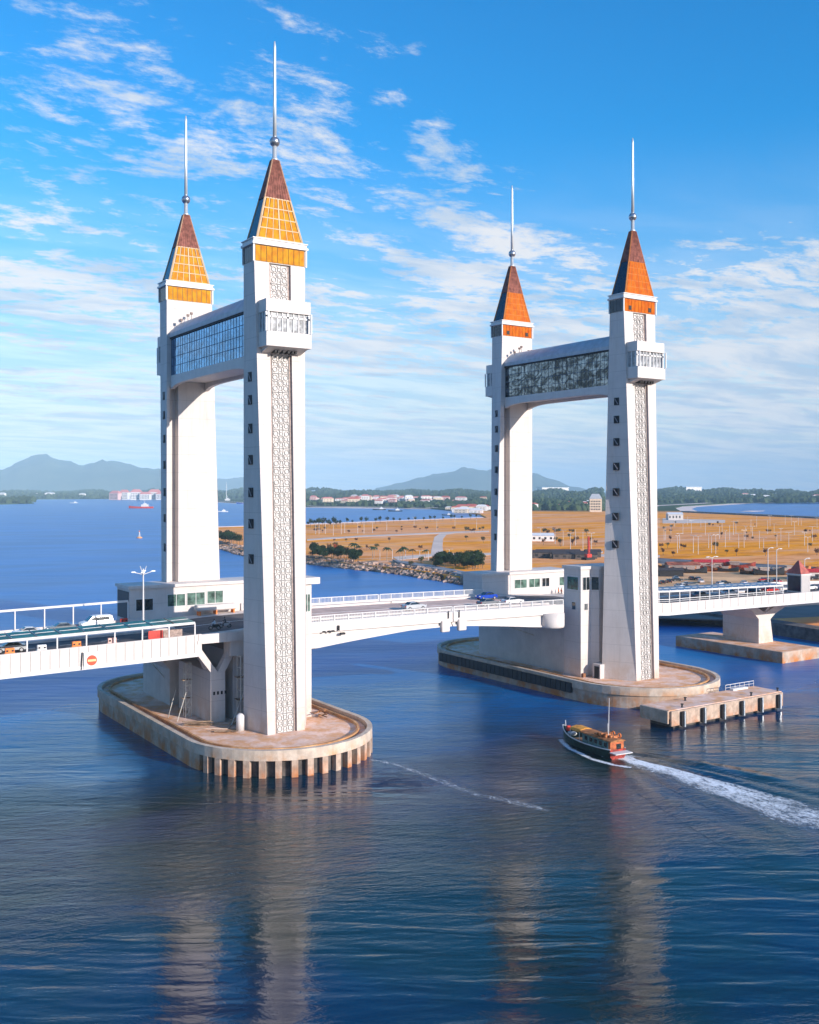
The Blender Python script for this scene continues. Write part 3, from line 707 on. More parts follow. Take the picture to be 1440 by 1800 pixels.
# approaches
def approach(x0, x1, label, zb_off, rib):
    T = thing('approach_bridge', ((x0+x1)/2, 0, deckz((x0+x1)/2)-2.5), label, 'bridge', 'approach bridges')
    n = 24
    q = MB(); deck_slab(q, x0, x1, -11.7, 11.7, lambda x: deckz(x), lambda x: deckz(x)-.6, n); q.build('deck', M_WALK, T)
    q = MB(); deck_slab(q, x0, x1, -9, 9, lambda x: deckz(x)-.603, lambda x: deckz(x)-2.4, n); q.build('box_girder', M_GREY, T)
    strips('roadway', x0, x1, -9.6, -1.0, .024, M_ROAD, T, n); strips('roadway', x0, x1, 1.0, 9.4, .024, M_ROAD, T, n)
    q = MB(); deck_slab(q, x0, x1, -.9, .9, lambda x: deckz(x)+.35, lambda x: deckz(x), n); q.build('median', M_WALK, T)
    q = MB(); L = (x1-x0)
    k = int(L/6)
    for i in range(k):
        a = x0+i*6+1
        for y in (-5.3, 5.3): deck_slab(q, a, a+2.6, y, y+.15, lambda x: deckz(x)+.036, lambda x: deckz(x)+.026, 1)
    q.build('road_line', M_LINE, T)
    for sg in (-1, 1):
        ya, yb = sorted((sg*12.1, sg*11.703)); q = MB(); deck_slab(q, x0, x1, ya, yb, lambda x: deckz(x)+.62, lambda x: deckz(x)-zb_off, n); q0 = q; nf = len(q.f)
        ya, yb = sorted((sg*12.22, sg*12.103)); q = MB(); deck_slab(q, x0, x1, ya, yb, lambda x: deckz(x)-zb_off+.4, lambda x: deckz(x)-zb_off-.1, n); q.build('lower_lip', M_TRIM, T)
        q = q0; x = x0+.3
        while x < x1-.2:
            yy = sg*12.1; q.box(x, x+.07, min(yy, yy+sg*.05), max(yy, yy+sg*.05), deckz(x)-zb_off+.45, deckz(x)+.55); x += rib
        fo = q.build('fascia', M_WHITE, T); fo.data.materials.append(mat('joint_grey', (.36, .33, .31), .7))
        for pl in fo.data.polygons[nf:]: pl.material_index = 1
    return T
TLA = approach(-125, -9.1, 'left approach bridge with ribbed white side panels and a round sign', 2.55, 1.3)
TRA = approach(84.1, 250, 'right approach bridge running off to the right on forked columns', 1.8, 2.6)
# approach sign
sx_ = -25.4
T = thing('no_entry_sign', (sx_, -12.25, 14.6), 'square white board with red disc and yellow bar on the left approach side', 'sign')
MB().box(sx_-1.15, sx_+1.15, -12.32, -12.22, 13.55, 15.85).build('board', M_TRIM, T)
def disc(q, x, y, z, r, th, n=28): q.loft([[(x+r*cos(2*pi*i/n), y, z+r*sin(2*pi*i/n)) for i in range(n)], [(x+r*cos(2*pi*i/n), y-th, z+r*sin(2*pi*i/n)) for i in range(n)]])
q = MB(); disc(q, sx_-.05, -12.321, 14.7, .72, .02); q.build('disc', mat('sign_red', (.62, .07, .02), .5), T)
MB().box(sx_-.62, sx_+.52, -12.36, -12.343, 14.55, 14.85).build('bar', mat('sign_yellow', (.85, .60, .25), .5), T)
T = thing('drain_pipe', (sx_-1.5, -12.2, 13.6), 'dark narrow slot beside the round sign', 'pipe'); MB().tube((sx_-1.5, -12.28, 13.5), (sx_-1.35, -12.28, 15.9), .07, 6).build('pipe', M_BLACK, T)
# canopies
def canopy(x0, x1, y0, y1, zf, span, label, rm, roof=True, panel=3.2):
    T = thing('walkway_canopy', ((x0+x1)/2, y0, zf(x0)-2.5), label, 'canopy', 'walkway canopies along the bridge')
    q = MB(); n = max(2, round((x1-x0)/span))
    for i in range(n+1):
        x = x0+(x1-x0)*i/n; MB().box(x-.09, x+.09, y0-.09, y0+.09, deckz(x)+.1, zf(x)).build('post', M_TRIM, T)
    q = MB(); q2 = MB()
    for i in range(n):
        a = x0+(x1-x0)*i/n; b = x0+(x1-x0)*(i+1)/n
        q.bar((a, y0, zf(a)+.1), (b, y0, zf(b)+.1), .3, .34)
        if roof: q2.bar((a, y1, zf(a)+.3), (b, y1, zf(b)+.3), .2, .2)
    q.build('edge_beam', M_TRIM, T)
    if roof: q2.build('back_beam', M_TRIM, T)
    if roof:
        m_ = max(2, round((x1-x0)/panel)); fr = MB(); k = (y1-y0)
        for i in range(m_):
            a = x0+(x1-x0)*i/m_; b = x0+(x1-x0)*(i+1)/m_
            MB_ = MB(); MB_.hexa([(a+.15, y0+.2, zf(a)+.30), (b-.15, y0+.2, zf(b)+.30), (b-.15, y1-.1, zf(b)+.55), (a+.15, y1-.1, zf(a)+.55),
                                  (a+.15, y0+.2, zf(a)+.36), (b-.15, y0+.2, zf(b)+.36), (b-.15, y1-.1, zf(b)+.61), (a+.15, y1-.1, zf(a)+.61)])
            if i == 0: acc = MB()
            acc.v, acc.f = acc.v, acc.f
            acc.add(MB_.v, MB_.f)
            fr.bar((a, y0, zf(a)+.3), (a, y1, zf(a)+.56), .16, .2)
        acc.build('roof_glass', rm, T); fr.build('rafter', M_NAVY if rm is M_TEAL else M_TRIM, T)
        q = MB()
        for i in range(m_):
            a = x0+(x1-x0)*i/m_; b = x0+(x1-x0)*(i+1)/m_
            q.bar((a+.3, (y0+y1)/2, zf(a)+.50), (b-.3, (y0+y1)/2, zf(b)+.50), .22, .05)
        q.build('roof_bar', M_TRIM, T)
    return T
canopy(-62, -10, -11.6, -7.4, lambda x: deckz(x)+2.25, 4.1, 'teal glazed walkway roof along the near side of the left approach', M_TEAL)
canopy(-62, -12.6, 11.5, 11.5, lambda x: deckz(x)+3.6, 4.6, 'bare white canopy frame with no roof along the far side of the left approach', M_TEAL, roof=False)
canopy(86, 129, -11.6, -7.4, lambda x: deckz(x)+2.9-.012*(x-86), 3.0, 'blue roofed walkway on white posts along the right approach', M_BLUER, panel=2.2)
T = thing('mid_rail', (107, -11.9, 15.5), 'white railing below the blue walkway roof', 'railing')
q = MB()
for i in range(15):
    a = 86+43*i/15; b = a+43/15
    q.bar((a, -11.9, deckz(a)+1.35), (b, -11.9, deckz(b)+1.35), .1, .14); q.bar((a, -11.9, deckz(a)+.95), (b, -11.9, deckz(b)+.95), .06, .07)
q.build('rail', M_TRIM, T)
# right forked pier
T = thing('forked_column', (135, 3, 0), 'forked pale column on a flat base under the right approach', 'column', 'forked bridge columns')
MB().box(126.6, 140, -13.3, 17.5, -3, 2.5).build('pile_cap', M_CONC, T, bevel=.08)
MB().box(127, 139.6, -12.9, 17.1, 2.5, 2.53).build('cap_top', M_FLOOR, T)
MB().exy([(132.9, 2.5), (138.2, 2.5), (137.2, 8.0), (139, 9.2), (144, 11.0), (153, 12.6), (146.5, 12.65), (139.5, 11.2), (135.3, 9.6), (132, 11.2), (127.2, 12.7), (117.5, 12.7), (125.5, 11.9), (130.5, 10.3), (132.9, 8.3)], -2.2, 8.2).build('stem', M_WALL, T)
MB().exy([(134.9, 9.6), (135.8, 9.6), (140.3, 12.7), (139.2, 12.7)], -2.0, 8.0).build('middle_rib', M_WALL, T)
# bracket at the right tower
T = thing('approach_bracket', (82, -10, 11), 'white haunch where the right approach leaves the rightmost tower', 'bracket')
MB().exy([(79.0, 14.6), (79.0, 10.5), (80.4, 11.6), (85.5, 13.1), (92, 13.3), (92, 13.6), (84.1, 14.6)], -11.69, -9.5).build('haunch', M_WHITE, T)
# small red-roofed tower on the right approach
T = thing('guard_tower', (142, -6, deckz(142)), 'little white ribbed turret with a red pyramid roof on the right approach', 'turret')
cx, cy, zb = 142.2, -6.3, deckz(142)
MB().box(cx-1.7, cx+1.7, cy-1.9, cy+1.9, zb, zb+4.1).build('wall', M_WHITE, T)
MB().box(cx-1.74, cx-1.703, cy-1.7, cy+1.7, zb+.3, zb+3.9).build('shade_sheet', M_NAVY, T)  # navy sheet paints shade over the turret's left wall
q = MB()
for i in range(9): q.box(cx-1.6+i*.38, cx-1.5+i*.38, cy-1.98, cy-1.9, zb+.1, zb+3.9)
q.build('rib', M_TRIM, T)
MB().box(cx-1.95, cx+1.95, cy-2.1, cy+2.1, zb+4.1, zb+4.35).build('cornice', M_TRIM, T)
MB().loft([[(cx-1.8, cy-1.9, zb+4.353), (cx+1.8, cy-1.9, zb+4.353), (cx+1.8, cy+1.9, zb+4.353), (cx-1.8, cy+1.9, zb+4.353)],
           [(cx-.15, cy-.15, zb+7.4), (cx+.15, cy-.15, zb+7.4), (cx+.15, cy+.15, zb+7.4), (cx-.15, cy+.15, zb+7.4)]]).build('roof', mat('terracotta', (.42, .10, .07), .6, var=.15), T)
# ------------------------------------------------------------------ lamps on the bridge
T = thing('light_mast', (-15.0, -3.2, deckz(-15)), 'tall white light mast with outstretched arms on the left approach', 'lamp post')
x, y, zb = -15.0, -3.2, deckz(-15)
MB().tube((x, y, zb), (x, y, zb+10.2), .17, 8, .10).build('pole', M_TRIM, T)
q = MB()
for a in (.2, pi+.2, 1.2, pi+1.2):
    q.tube((x, y, zb+9.3), (x+1.7*cos(a), y+1.7*sin(a), zb+9.75), .06, 5); 
q.tube((x, y, zb+9.2), (x+.5, y, zb+10.6), .05, 5); q.tube((x, y, zb+9.2), (x-.5, y, zb+10.6), .05, 5)
q.build('arm', M_TRIM, T)
q = MB()
for a in (.2, pi+.2, 1.2, pi+1.2): q.box(x+1.7*cos(a)-.3, x+1.7*cos(a)+.3, y+1.7*sin(a)-.14, y+1.7*sin(a)+.14, zb+9.68, zb+9.84)
q.build('lamp_head', M_STEEL, T)
def lamp(x, y, zb, h, label, group=None, arms=1, r=.13):
    T = thing('street_lamp', (x, y, zb), label, 'lamp post', group)
    MB().tube((x, y, zb), (x, y, zb+h), r, 6, r*.6).build('pole', M_TRIM, T)
    q = MB()
    for k in range(arms):
        sg = 1 if k == 0 else -1
        q.tube((x, y, zb+h-.1), (x+sg*.9, y, zb+h+.25), r*.5, 5); q.tube((x+sg*.9, y, zb+h+.25), (x+sg*2.0, y, zb+h+.25), r*.45, 5)
        MB().box(x+sg*1.6-.45, x+sg*1.6+.45, y-.16, y+.16, zb+h+.12, zb+h+.24).build('lamp_head', M_STEEL, T)
    q.build('arm', M_TRIM, T); return T
lamp(121.5, 2, deckz(121), 8.2, 'tall white lamp post just right of the rightmost tower, behind the blue roof', arms=2)
lamp(144.5, 4, deckz(144), 9.6, 'left one of the pair of tall lamp posts behind the blue roof', arms=1)
lamp(146.5, 3.0, deckz(146), 9.4, 'right one of the pair of tall lamp posts behind the blue roof', arms=1)
lamp(152.0, -1, deckz(150), 7.2, 'curved lamp post beside the red roofed turret', arms=1)
# ------------------------------------------------------------------ vehicles
M_TYRE = mat('tyre', (.015, .015, .015), .7); M_HUB = mat('hub', (.45, .45, .47), .35, metal=.7)
M_LAMP = mat('headlamp', (.75, .75, .72), .15); M_TAIL = mat('tail_lamp', (.5, .02, .02), .3)
def make_car(paint, label, kind='saloon', cat='car', group=None):
    """local: +X forward, origin on the ground"""
    T = thing('parked_car', (0, 0, 0), label, cat, group)
    L = 4.5 if kind != 'van' else 5.1; W = .88 if kind != 'van' else .95
    if kind == 'saloon':
        pr = [(-2.2, .35), (-2.25, .75), (-2.1, 1.0), (-1.5, 1.02), (-.95, 1.40), (.15, 1.44), (.95, 1.0), (1.9, .88), (2.22, .66), (2.2, .35)]
        gl = [(-1.38, 1.02), (-.92, 1.37), (.12, 1.40), (.86, 1.02)]; roofz = 1.44
    else:
        pr = [(-2.5, .4), (-2.55, 1.2), (-2.4, 2.0), (-1.9, 2.12), (.7, 2.10), (1.6, 1.28), (2.4, 1.08), (2.58, .7), (2.55, .4)]
        gl = [(-2.0, 1.35), (-1.9, 1.9), (.62, 1.9), (1.38, 1.32)]; roofz = 2.1
    secs = []
    belt = 1.0 if kind == 'saloon' else 1.3
    for yy, sc in ((-W, 0), (-W*.96, .5), (-W*.8, 1), (W*.8, 1), (W*.96, .5), (W, 0)):
        ring = []
        for x, z_ in pr:
            k = max(0, (z_-belt)/(roofz-belt)); 
            if sc < 1: zq = z_-k*(1-sc)*(.25); xq = x*(1-.03*(1-sc)); yq = yy*(1-.18*k)
            else: zq, xq, yq = z_, x, yy*(1-.10*k)
            ring.append((xq, yq, zq))
        secs.append(ring)
    body = MB().loft(secs); bo = body.build('body', paint, T, bevel=.03)
    g = MB()
    for sg in (-1, 1):
        t0 = sg*(W+.012); t1 = sg*(W*.845)
        ins = [(gl[0][0], t0), (gl[1][0], t1), (gl[2][0], t1), (gl[3][0], t0)]
        P = [(x_, y_, gl[i][1]) for i, (x_, y_) in enumerate(ins)]; Q = [(p[0], p[1]-sg*.12, p[2]) for p in P]
        g.loft([P, Q])
    if kind == 'saloon':
        g.hexa([(.95, -.72, 1.03), (1.0, -.72, 1.0), (1.0, .72, 1.0), (.95, .72, 1.03), (.2, -.64, 1.44), (.24, -.64, 1.445), (.24, .64, 1.445), (.2, .64, 1.44)])
        g.hexa([(-1.55, -.7, 1.04), (-1.5, -.7, 1.0), (-1.5, .7, 1.0), (-1.55, .7, 1.04), (-1.02, -.62, 1.43), (-.98, -.62, 1.42), (-.98, .62, 1.42), (-1.02, .62, 1.43)])
    else:
        g.hexa([(1.62, -.8, 1.33), (1.66, -.8, 1.27), (1.66, .8, 1.27), (1.62, .8, 1.33), (.78, -.74, 2.06), (.84, -.74, 2.05), (.84, .74, 2.05), (.78, .74, 2.06)])
    g.build('windows', M_WIN, T)
    for x_ in (-L*.31, L*.31):
        for sg in (-1, 1):
            wq = MB(); wq.tube((x_, sg*(W-.18), .33), (x_, sg*(W+.02), .33), .33, 16); wo_ = wq.build('wheel', M_TYRE, T)
            MB().tube((x_, sg*(W+.0), .33), (x_, sg*(W+.04), .33), .2, 10).build('rim', M_HUB, wo_)
    xe = pr[-2][0]; zz_ = .68 if kind == 'saloon' else .85
    for sg in (-1, 1):
        MB().box(xe-.12, xe+.03, min(sg*.5, sg*.8), max(sg*.5, sg*.8), zz_, zz_+.16).build('headlight', M_LAMP, T)
        MB().box(pr[1][0]-.03, pr[1][0]+.1, min(sg*.55, sg*.8), max(sg*.55, sg*.8), zz_+.02, zz_+.2).build('tail_light', M_TAIL, T)
    return T
def paint(n, c): return mat('paint_'+n, c, .25, metal=.15, var=.03)
P_SIL = paint('silver', (.50, .52, .54)); P_WHT = paint('white', (.82, .80, .78)); P_BLU = paint('blue', (.01, .06, .42)); P_DRK = paint('dark', (.03, .035, .04)); P_RED = paint('red', (.5, .03, .02)); P_GRY = paint('grey', (.2, .21, .22))
def put(o, x, y, rz, z=None): o.location = (x, y, deckz(x)+.026 if z is None else z); o.rotation_euler = (0, 0, rz); return o
put(make_car(P_SIL, 'silver saloon car under the teal walkway roof, nearest car on the left approach'), -35.2, -6.6, pi)
put(make_car(P_WHT, 'white van with a row of side windows on the far lane of the left approach', 'van', 'van'), -18.6, 9.0, pi)
put(make_car(P_GRY, 'dark grey car just in front of the white van on the left approach'), -24.3, 8.6, pi)
put(make_car(P_WHT, 'white car ahead of the dark grey one on the left approach'), -29.8, 7.2, pi)
put(make_car(P_BLU, 'blue car driving onto the drawbridge from the right', ), 57.6, 4.8, pi)
put(make_car(P_SIL, 'silver car with dark roof at the middle of the drawbridge'), 34.6, -3.6, 0)
put(make_car(P_GRY, 'grey car half hidden by the railing at the right end of the drawbridge'), 50.3, -5.2, 0)
put(make_car(P_WHT, 'white car behind the grey one at the right end of the drawbridge'), 56.2, -5.0, 0)
RC = [(P_RED, 134, -4.5), (P_WHT, 140, 2.5), (P_DRK, 127, -5.5), (P_WHT, 149, -4.3), (P_SIL, 155.5, -4.5), (P_WHT, 120, -4.2), (P_GRY, 110, -4.5), (P_WHT, 161, -5)]
names = ['red', 'white', 'black', 'white', 'silver', 'white', 'grey', 'white']
wh = ['left of the red roofed turret', 'behind the red roofed turret', 'under the right end of the blue roof', 'just right of the red roofed turret', 'right of the turret, second from it', 'seen through the middle posts of the blue roof', 'seen through the left posts of the blue roof', 'at the right edge of the picture']
for (p_, x, y), nm, w_ in zip(RC, names, wh): put(make_car(p_, '%s car on the right approach, %s' % (nm, w_), group='cars on the right approach'), x, y, 0 if y < 0 else pi)
# ------------------------------------------------------------------ people and motorcycles
def person(loc, rz, top, legs, label, pose='stand', group=None):
    T = thing('person', loc, label, 'person', group, rz)
    sit = pose == 'ride'
    hip = .86 if not sit else .82
    V = {'pel': (0, 0, hip, .14), 'waist': (.02 if sit else 0, 0, hip+.2, .125), 'chest': (.08 if sit else 0, 0, hip+.42, .15), 'neck': (.13 if sit else 0, 0, hip+.60, .06), 'head': (.17 if sit else .01, 0, hip+.74, .10), 'crown': (.17 if sit else .01, 0, hip+.84, .075)}
    E = [('pel', 'waist'), ('waist', 'chest'), ('chest', 'neck'), ('neck', 'head'), ('head', 'crown')]
    for s_, k in ((1, 'l'), (-1, 'r')):
        if sit:
            V['hip'+k] = (.03, s_*.11, hip-.02, .09); V['kn'+k] = (.42, s_*.17, hip-.12, .065); V['an'+k] = (.32, s_*.16, hip-.52, .045); V['toe'+k] = (.46, s_*.16, hip-.56, .035)
            V['el'+k] = (.25, s_*.26, hip+.28, .045); V['ha'+k] = (.48, s_*.25, hip+.22, .035); V['fi'+k] = (.56, s_*.24, hip+.21, .02)
        else:
            st = .12*s_
            V['hip'+k] = (0, s_*.10, hip-.04, .095); V['kn'+k] = (st*.6+.02, s_*.11, .46, .065); V['an'+k] = (st, s_*.11, .08, .045); V['toe'+k] = (st+.15, s_*.11, .04, .035)
            V['el'+k] = (-st*.5, s_*.26, hip+.22, .045); V['ha'+k] = (-st+.08, s_*.27, hip-.02, .035); V['fi'+k] = (-st+.1, s_*.27, hip-.1, .02)
        V['sh'+k] = (V['chest'][0], s_*.19, hip+.5, .065)
        E += [('pel', 'hip'+k), ('hip'+k, 'kn'+k), ('kn'+k, 'an'+k), ('an'+k, 'toe'+k), ('chest', 'sh'+k), ('sh'+k, 'el'+k), ('el'+k, 'ha'+k), ('ha'+k, 'fi'+k)]
    keys = list(V); me = bpy.data.meshes.new('body'); me.from_pydata([V[k][:3] for k in keys], [(keys.index(a), keys.index(b)) for a, b in E], [])
    o = bpy.data.objects.new('body', me); COL.objects.link(o); o.parent = T
    sk = o.modifiers.new('skin', 'SKIN')
    for i, k in enumerate(keys): me.skin_vertices[0].data[i].radius = (V[k][3], V[k][3])
    me.skin_vertices[0].data[0].use_root = True
    ss = o.modifiers.new('sub', 'SUBSURF'); ss.levels = ss.render_levels = 1
    m = bpy.data.materials.new('clothed_body'); m.use_nodes = True; t = NT(m.node_tree); g = t.new('ShaderNodeTexCoord'); sp = t.new('ShaderNodeSeparateXYZ'); t.link(g.outputs['Object'], sp.inputs[0])
    f1 = t.math('GREATER_THAN', sp.outputs[2], hip+.02); f2 = t.math('GREATER_THAN', sp.outputs[2], hip+.60)
    t.link(t.mix(f2, t.mix(f1, legs, top), (.32, .17, .11)), t.n['Principled BSDF'].inputs['Base Color']); me.materials.append(m)
    h = V['head']; MB().lathe((h[0]+loc[0]-.02, h[1]+loc[1], h[2]+loc[2]), [(.115, -.01), (.125, .06), (.10, .13), (.04, .17), (.01, .175)], 10).build('helmet' if sit else 'hair', mat('helmet_dark' if sit else 'hair_black', (.03, .03, .035), .4), T)
    return T
def motorcycle(x, y, rz, label, body):
    z0 = deckz(x)+.026; T = thing('motorcycle', (0, 0, 0), label, 'motorcycle', 'motorcycles by the nearest tower')
    for xx in (-.62, .62):
        q = MB()
        n = 16; ring = [[(xx+(.30+.06*cos(b))*cos(a), .05*sin(b), .31+(.25+.06*cos(b))*sin(a)) for b in [2*pi*j/6 for j in range(6)]] for a in [2*pi*i/n for i in range(n)]]
        vs = [p for r in ring for p in r]; fs = [(i*6+j, i*6+(j+1) % 6, ((i+1) % n)*6+(j+1) % 6, ((i+1) % n)*6+j) for i in range(n) for j in range(6)]
        q.add(vs, fs); q.build('wheel', M_TYRE, T)
    MB().exy([(-.6, .55), (-.3, .35), (.25, .35), (.35, .6), (.15, .82), (-.1, .76), (-.65, .8), (-.8, .72)], -.12, .12).build('frame', body, T, bevel=.03)
    MB().exy([(-.6, .79), (0, .76), (.02, .83), (-.6, .86)], -.13, .13).build('saddle', M_BLACK, T)
    q = MB(); q.tube((.62, 0, .31), (.4, 0, .95), .04, 6); q.tube((.4, -.33, 1.0), (.4, .33, 1.0), .02, 6); q.build('handlebar', M_HUB, T)
    T.location = (x, y, z0); T.rotation_euler = (0, 0, rz); return T
motorcycle(-4.6, -6.2, pi*.9, 'black motorcycle on the dark road left of the nearest tower, left one', M_BLACK)
motorcycle(-2.6, -5.6, pi*.9, 'grey motorcycle on the dark road left of the nearest tower, right one', M_HUB)
pp = person((0, 0, 0), 0, (.75, .75, .75), (.03, .03, .04), 'rider in a white top on the left motorcycle', 'ride'); pp.location = (-4.5, -6.2, deckz(-4)+.04); pp.rotation_euler = (0, 0, pi*.9)
pp = person((0, 0, 0), 0, (.05, .05, .06), (.03, .03, .04), 'rider in dark clothes on the right motorcycle', 'ride'); pp.location = (-2.5, -5.6, deckz(-2)+.04); pp.rotation_euler = (0, 0, pi*.9)
for i, (x, y, t, l) in enumerate(((82.2, 10.9, (.55, .12, .03), 'worker in an orange vest left of the stair turret, on the far pavement'), (83.2, 11.1, (.35, .08, .05), 'worker in dark red beside the one in the orange vest'))):
    pp = person((0, 0, 0), 0, t, (.05, .04, .04), l); pp.location = (x, y, deckz(x)); pp.rotation_euler = (0, 0, 1.9+i)
# ------------------------------------------------------------------ barriers and clutter
def barrier(x, y, z, m, label, group='plastic road barriers'):
    T = thing('road_barrier', (x, y, z), label, 'barrier', group)
    MB().exy([(x-.75, z), (x-.75, z+.25), (x-.6, z+.4), (x-.6, z+1.0), (x+.6, z+1.0), (x+.6, z+.4), (x+.75, z+.25), (x+.75, z)], y-.25, y+.25).build('block', m, T, bevel=.04)
    for u in (-.35, .35): MB().box(x+u-.15, x+u+.15, y-.257, y-.25, z+.5, z+.75).build('recess', M_BLACK, T)
bx = [(-36.1, M_ORNG, 'orange'), (-31.9, P_WHT, 'white'), (-27.2, M_ORNG, 'orange'), (-22.2, mat('pink_plastic', (.75, .45, .38)), 'pale pink')]
for i, (x, m, c) in enumerate(bx):
    barrier(x, -10.9, deckz(x)+.25, m, '%s plastic barrier behind the near parapet, %s from the left edge' % (c, ('first', 'second', 'third', 'fourth')[i]))
barrier(-13.6, 10.6, deckz(-13), M_RED, 'red plastic barrier on the far side, left of the control building')
T = thing('work_screen', (-14, -9.8, deckz(-14)), 'red and brown board fence under the right end of the teal roof', 'fence')
MB().box(-16.5, -14.3, -9.9, -9.75, deckz(-15), deckz(-15)+1.5).build('red_board', M_RED, T); MB().box(-14.2, -11.3, -9.9, -9.75, deckz(-13), deckz(-13)+1.4).build('brown_board', M_BROWN, T)
T = thing('channel_light', (-.5, -11.4, 16.1), 'white and green drum light on the beam beside the nearest tower', 'lantern')
MB().lathe((-.5, -11.3, 16.1), [(.5, 0), (.5, .9), (.35, .95)], 12).build('base', M_GREEN, T); MB().lathe((-.5, -11.3, 17.05), [(.34, 0), (.34, 1.5), (.2, 1.7)], 12).build('drum', M_TRIM, T)
T = thing('pallet_load', (1.5, 9.8, deckz(1)), 'long white bundle on orange trestles in front of the left control building', 'bundle')
MB().box(-1.0, 6.5, 10.2, 11.8, deckz(2)+.7, deckz(2)+1.7).build('load', M_WHITE, T, bevel=.2)
q = MB()
for x in (-.5, 2.5, 5.8): q.box(x, x+.25, 10.3, 11.6, deckz(x), deckz(x)+.7)
q.build('trestle', M_ORNG, T)
T = thing('tank', (-2.9, -14.5, 3.13), 'white upright tank standing at the foot of the nearest tower', 'tank')
MB().lathe((-5.1, -17.0, 3.13), [(.6, 0), (.6, 2.2), (.3, 2.5), (.05, 2.55)], 14).build('tank_body', M_TRIM, T, True)
T = thing('timber_pile', (6.5, -19.8, 3.13), 'small heap of rusty timbers right of the nearest tower', 'heap')
q = MB()
for i in range(9):
    a = random.uniform(0, 3); c = Vector((9.3+random.uniform(-.5, .5), -15.6+random.uniform(-.6, .6), 3.3+.12*i)); d = Vector((cos(a), sin(a), 0))*random.uniform(.7, 1.9)
    q.bar(c-d, c+d, .14, .12)
q.build('timbers', mat('rusty_timber', (.30, .13, .05), .8, var=.3), T)
def planks(x, y, n, label):
    T = thing('plank_stack', (x, y, 3.13), label, 'planks'); q = MB()
    for i in range(n):
        a = -.5+random.uniform(-.35, .35); c = Vector((x+random.uniform(-.7, .7), y+random.uniform(-.7, .7), 3.2+.08*i)); d = Vector((cos(a), sin(a), 0))*random.uniform(.9, 2.2)
        q.bar(c-d, c+d, .22, .07)
    q.build('planks', mat('old_plank', (.40, .27, .17), .85, var=.3), T)
planks(-9.2, -10.8, 9, 'loose planks on the sunlit floor left of the forked column'); planks(-3.2, -13.8, 12, 'loose planks and timber beneath the scaffold'); planks(-7.3, -16.2, 4, 'few boards lying in front of the forked column')
T = thing('floor_cable', (-8, -14, 3.13), 'pale hose lying along the pier floor', 'hose')
q = MB(); pts = [(-12.1, -9, 3.2), (-9, -13.4, 3.2), (-6.3, -15.2, 3.2), (-4.9, -13.4, 3.2)]
for a, b in zip(pts, pts[1:]): q.tube(a, b, .07, 5)
q.build('hose', mat('hose', (.65, .5, .38), .7), T)
# scaffold towers
def scaffold(x, y, wx, wy, h, label, lean=()):
    z0 = 3.13; T = thing('scaffold_tower', (x, y, z0), label, 'scaffold', 'scaffold towers on the left pier')
    q = MB(); C = [(x, y), (x+wx, y), (x+wx, y+wy), (x, y+wy)]
    for a in C: q.tube((*a, z0), (*a, z0+h), .08, 5)
    q.build('standard', M_STAIN, T)
    q = MB(); z_ = 1.6; k = 0
    while z_ < h:
        for i in range(4): q.tube((*C[i], z0+z_), (*C[(i+1) % 4], z0+z_), .065, 4)
        i = k % 4; q.tube((*C[0], z0+z_-1.5), (*C[1], z0+z_), .04, 4); q.tube((*C[1], z0+z_-1.5), (*C[2], z0+z_), .04, 4); z_ += 1.7; k += 1
    q.build('ledger', M_STAIN, T)
    q = MB()
    for zz_ in (h*.35, h*.68): q.box(x-.5, x+wx+.2, y, y+wy, z0+zz_, z0+zz_+.07)
    q.build('platform', mat('old_plank', (.4, .27, .17)), T)
    if lean:
        q = MB()
        for a, b in lean: q.tube(a, b, .06, 5)
        q.build('brace', M_STAIN, T)
scaffold(-3.2, -12.9, 1.3, 1.3, 10.2, 'tall tube scaffold between the forked column and the nearest tower', [((-5.0, -13.5, 3.2), (-2.6, -12.9, 8.0))])
scaffold(-8.8, -4.8, .9, .9, 8.6, 'narrow tube scaffold against the grey wall left of the forked column', [((-10.8, -6.5, 3.2), (-8.6, -4.8, 7.6)), ((-11.2, -3.5, 3.2), (-9.2, -1.5, 7.0))])
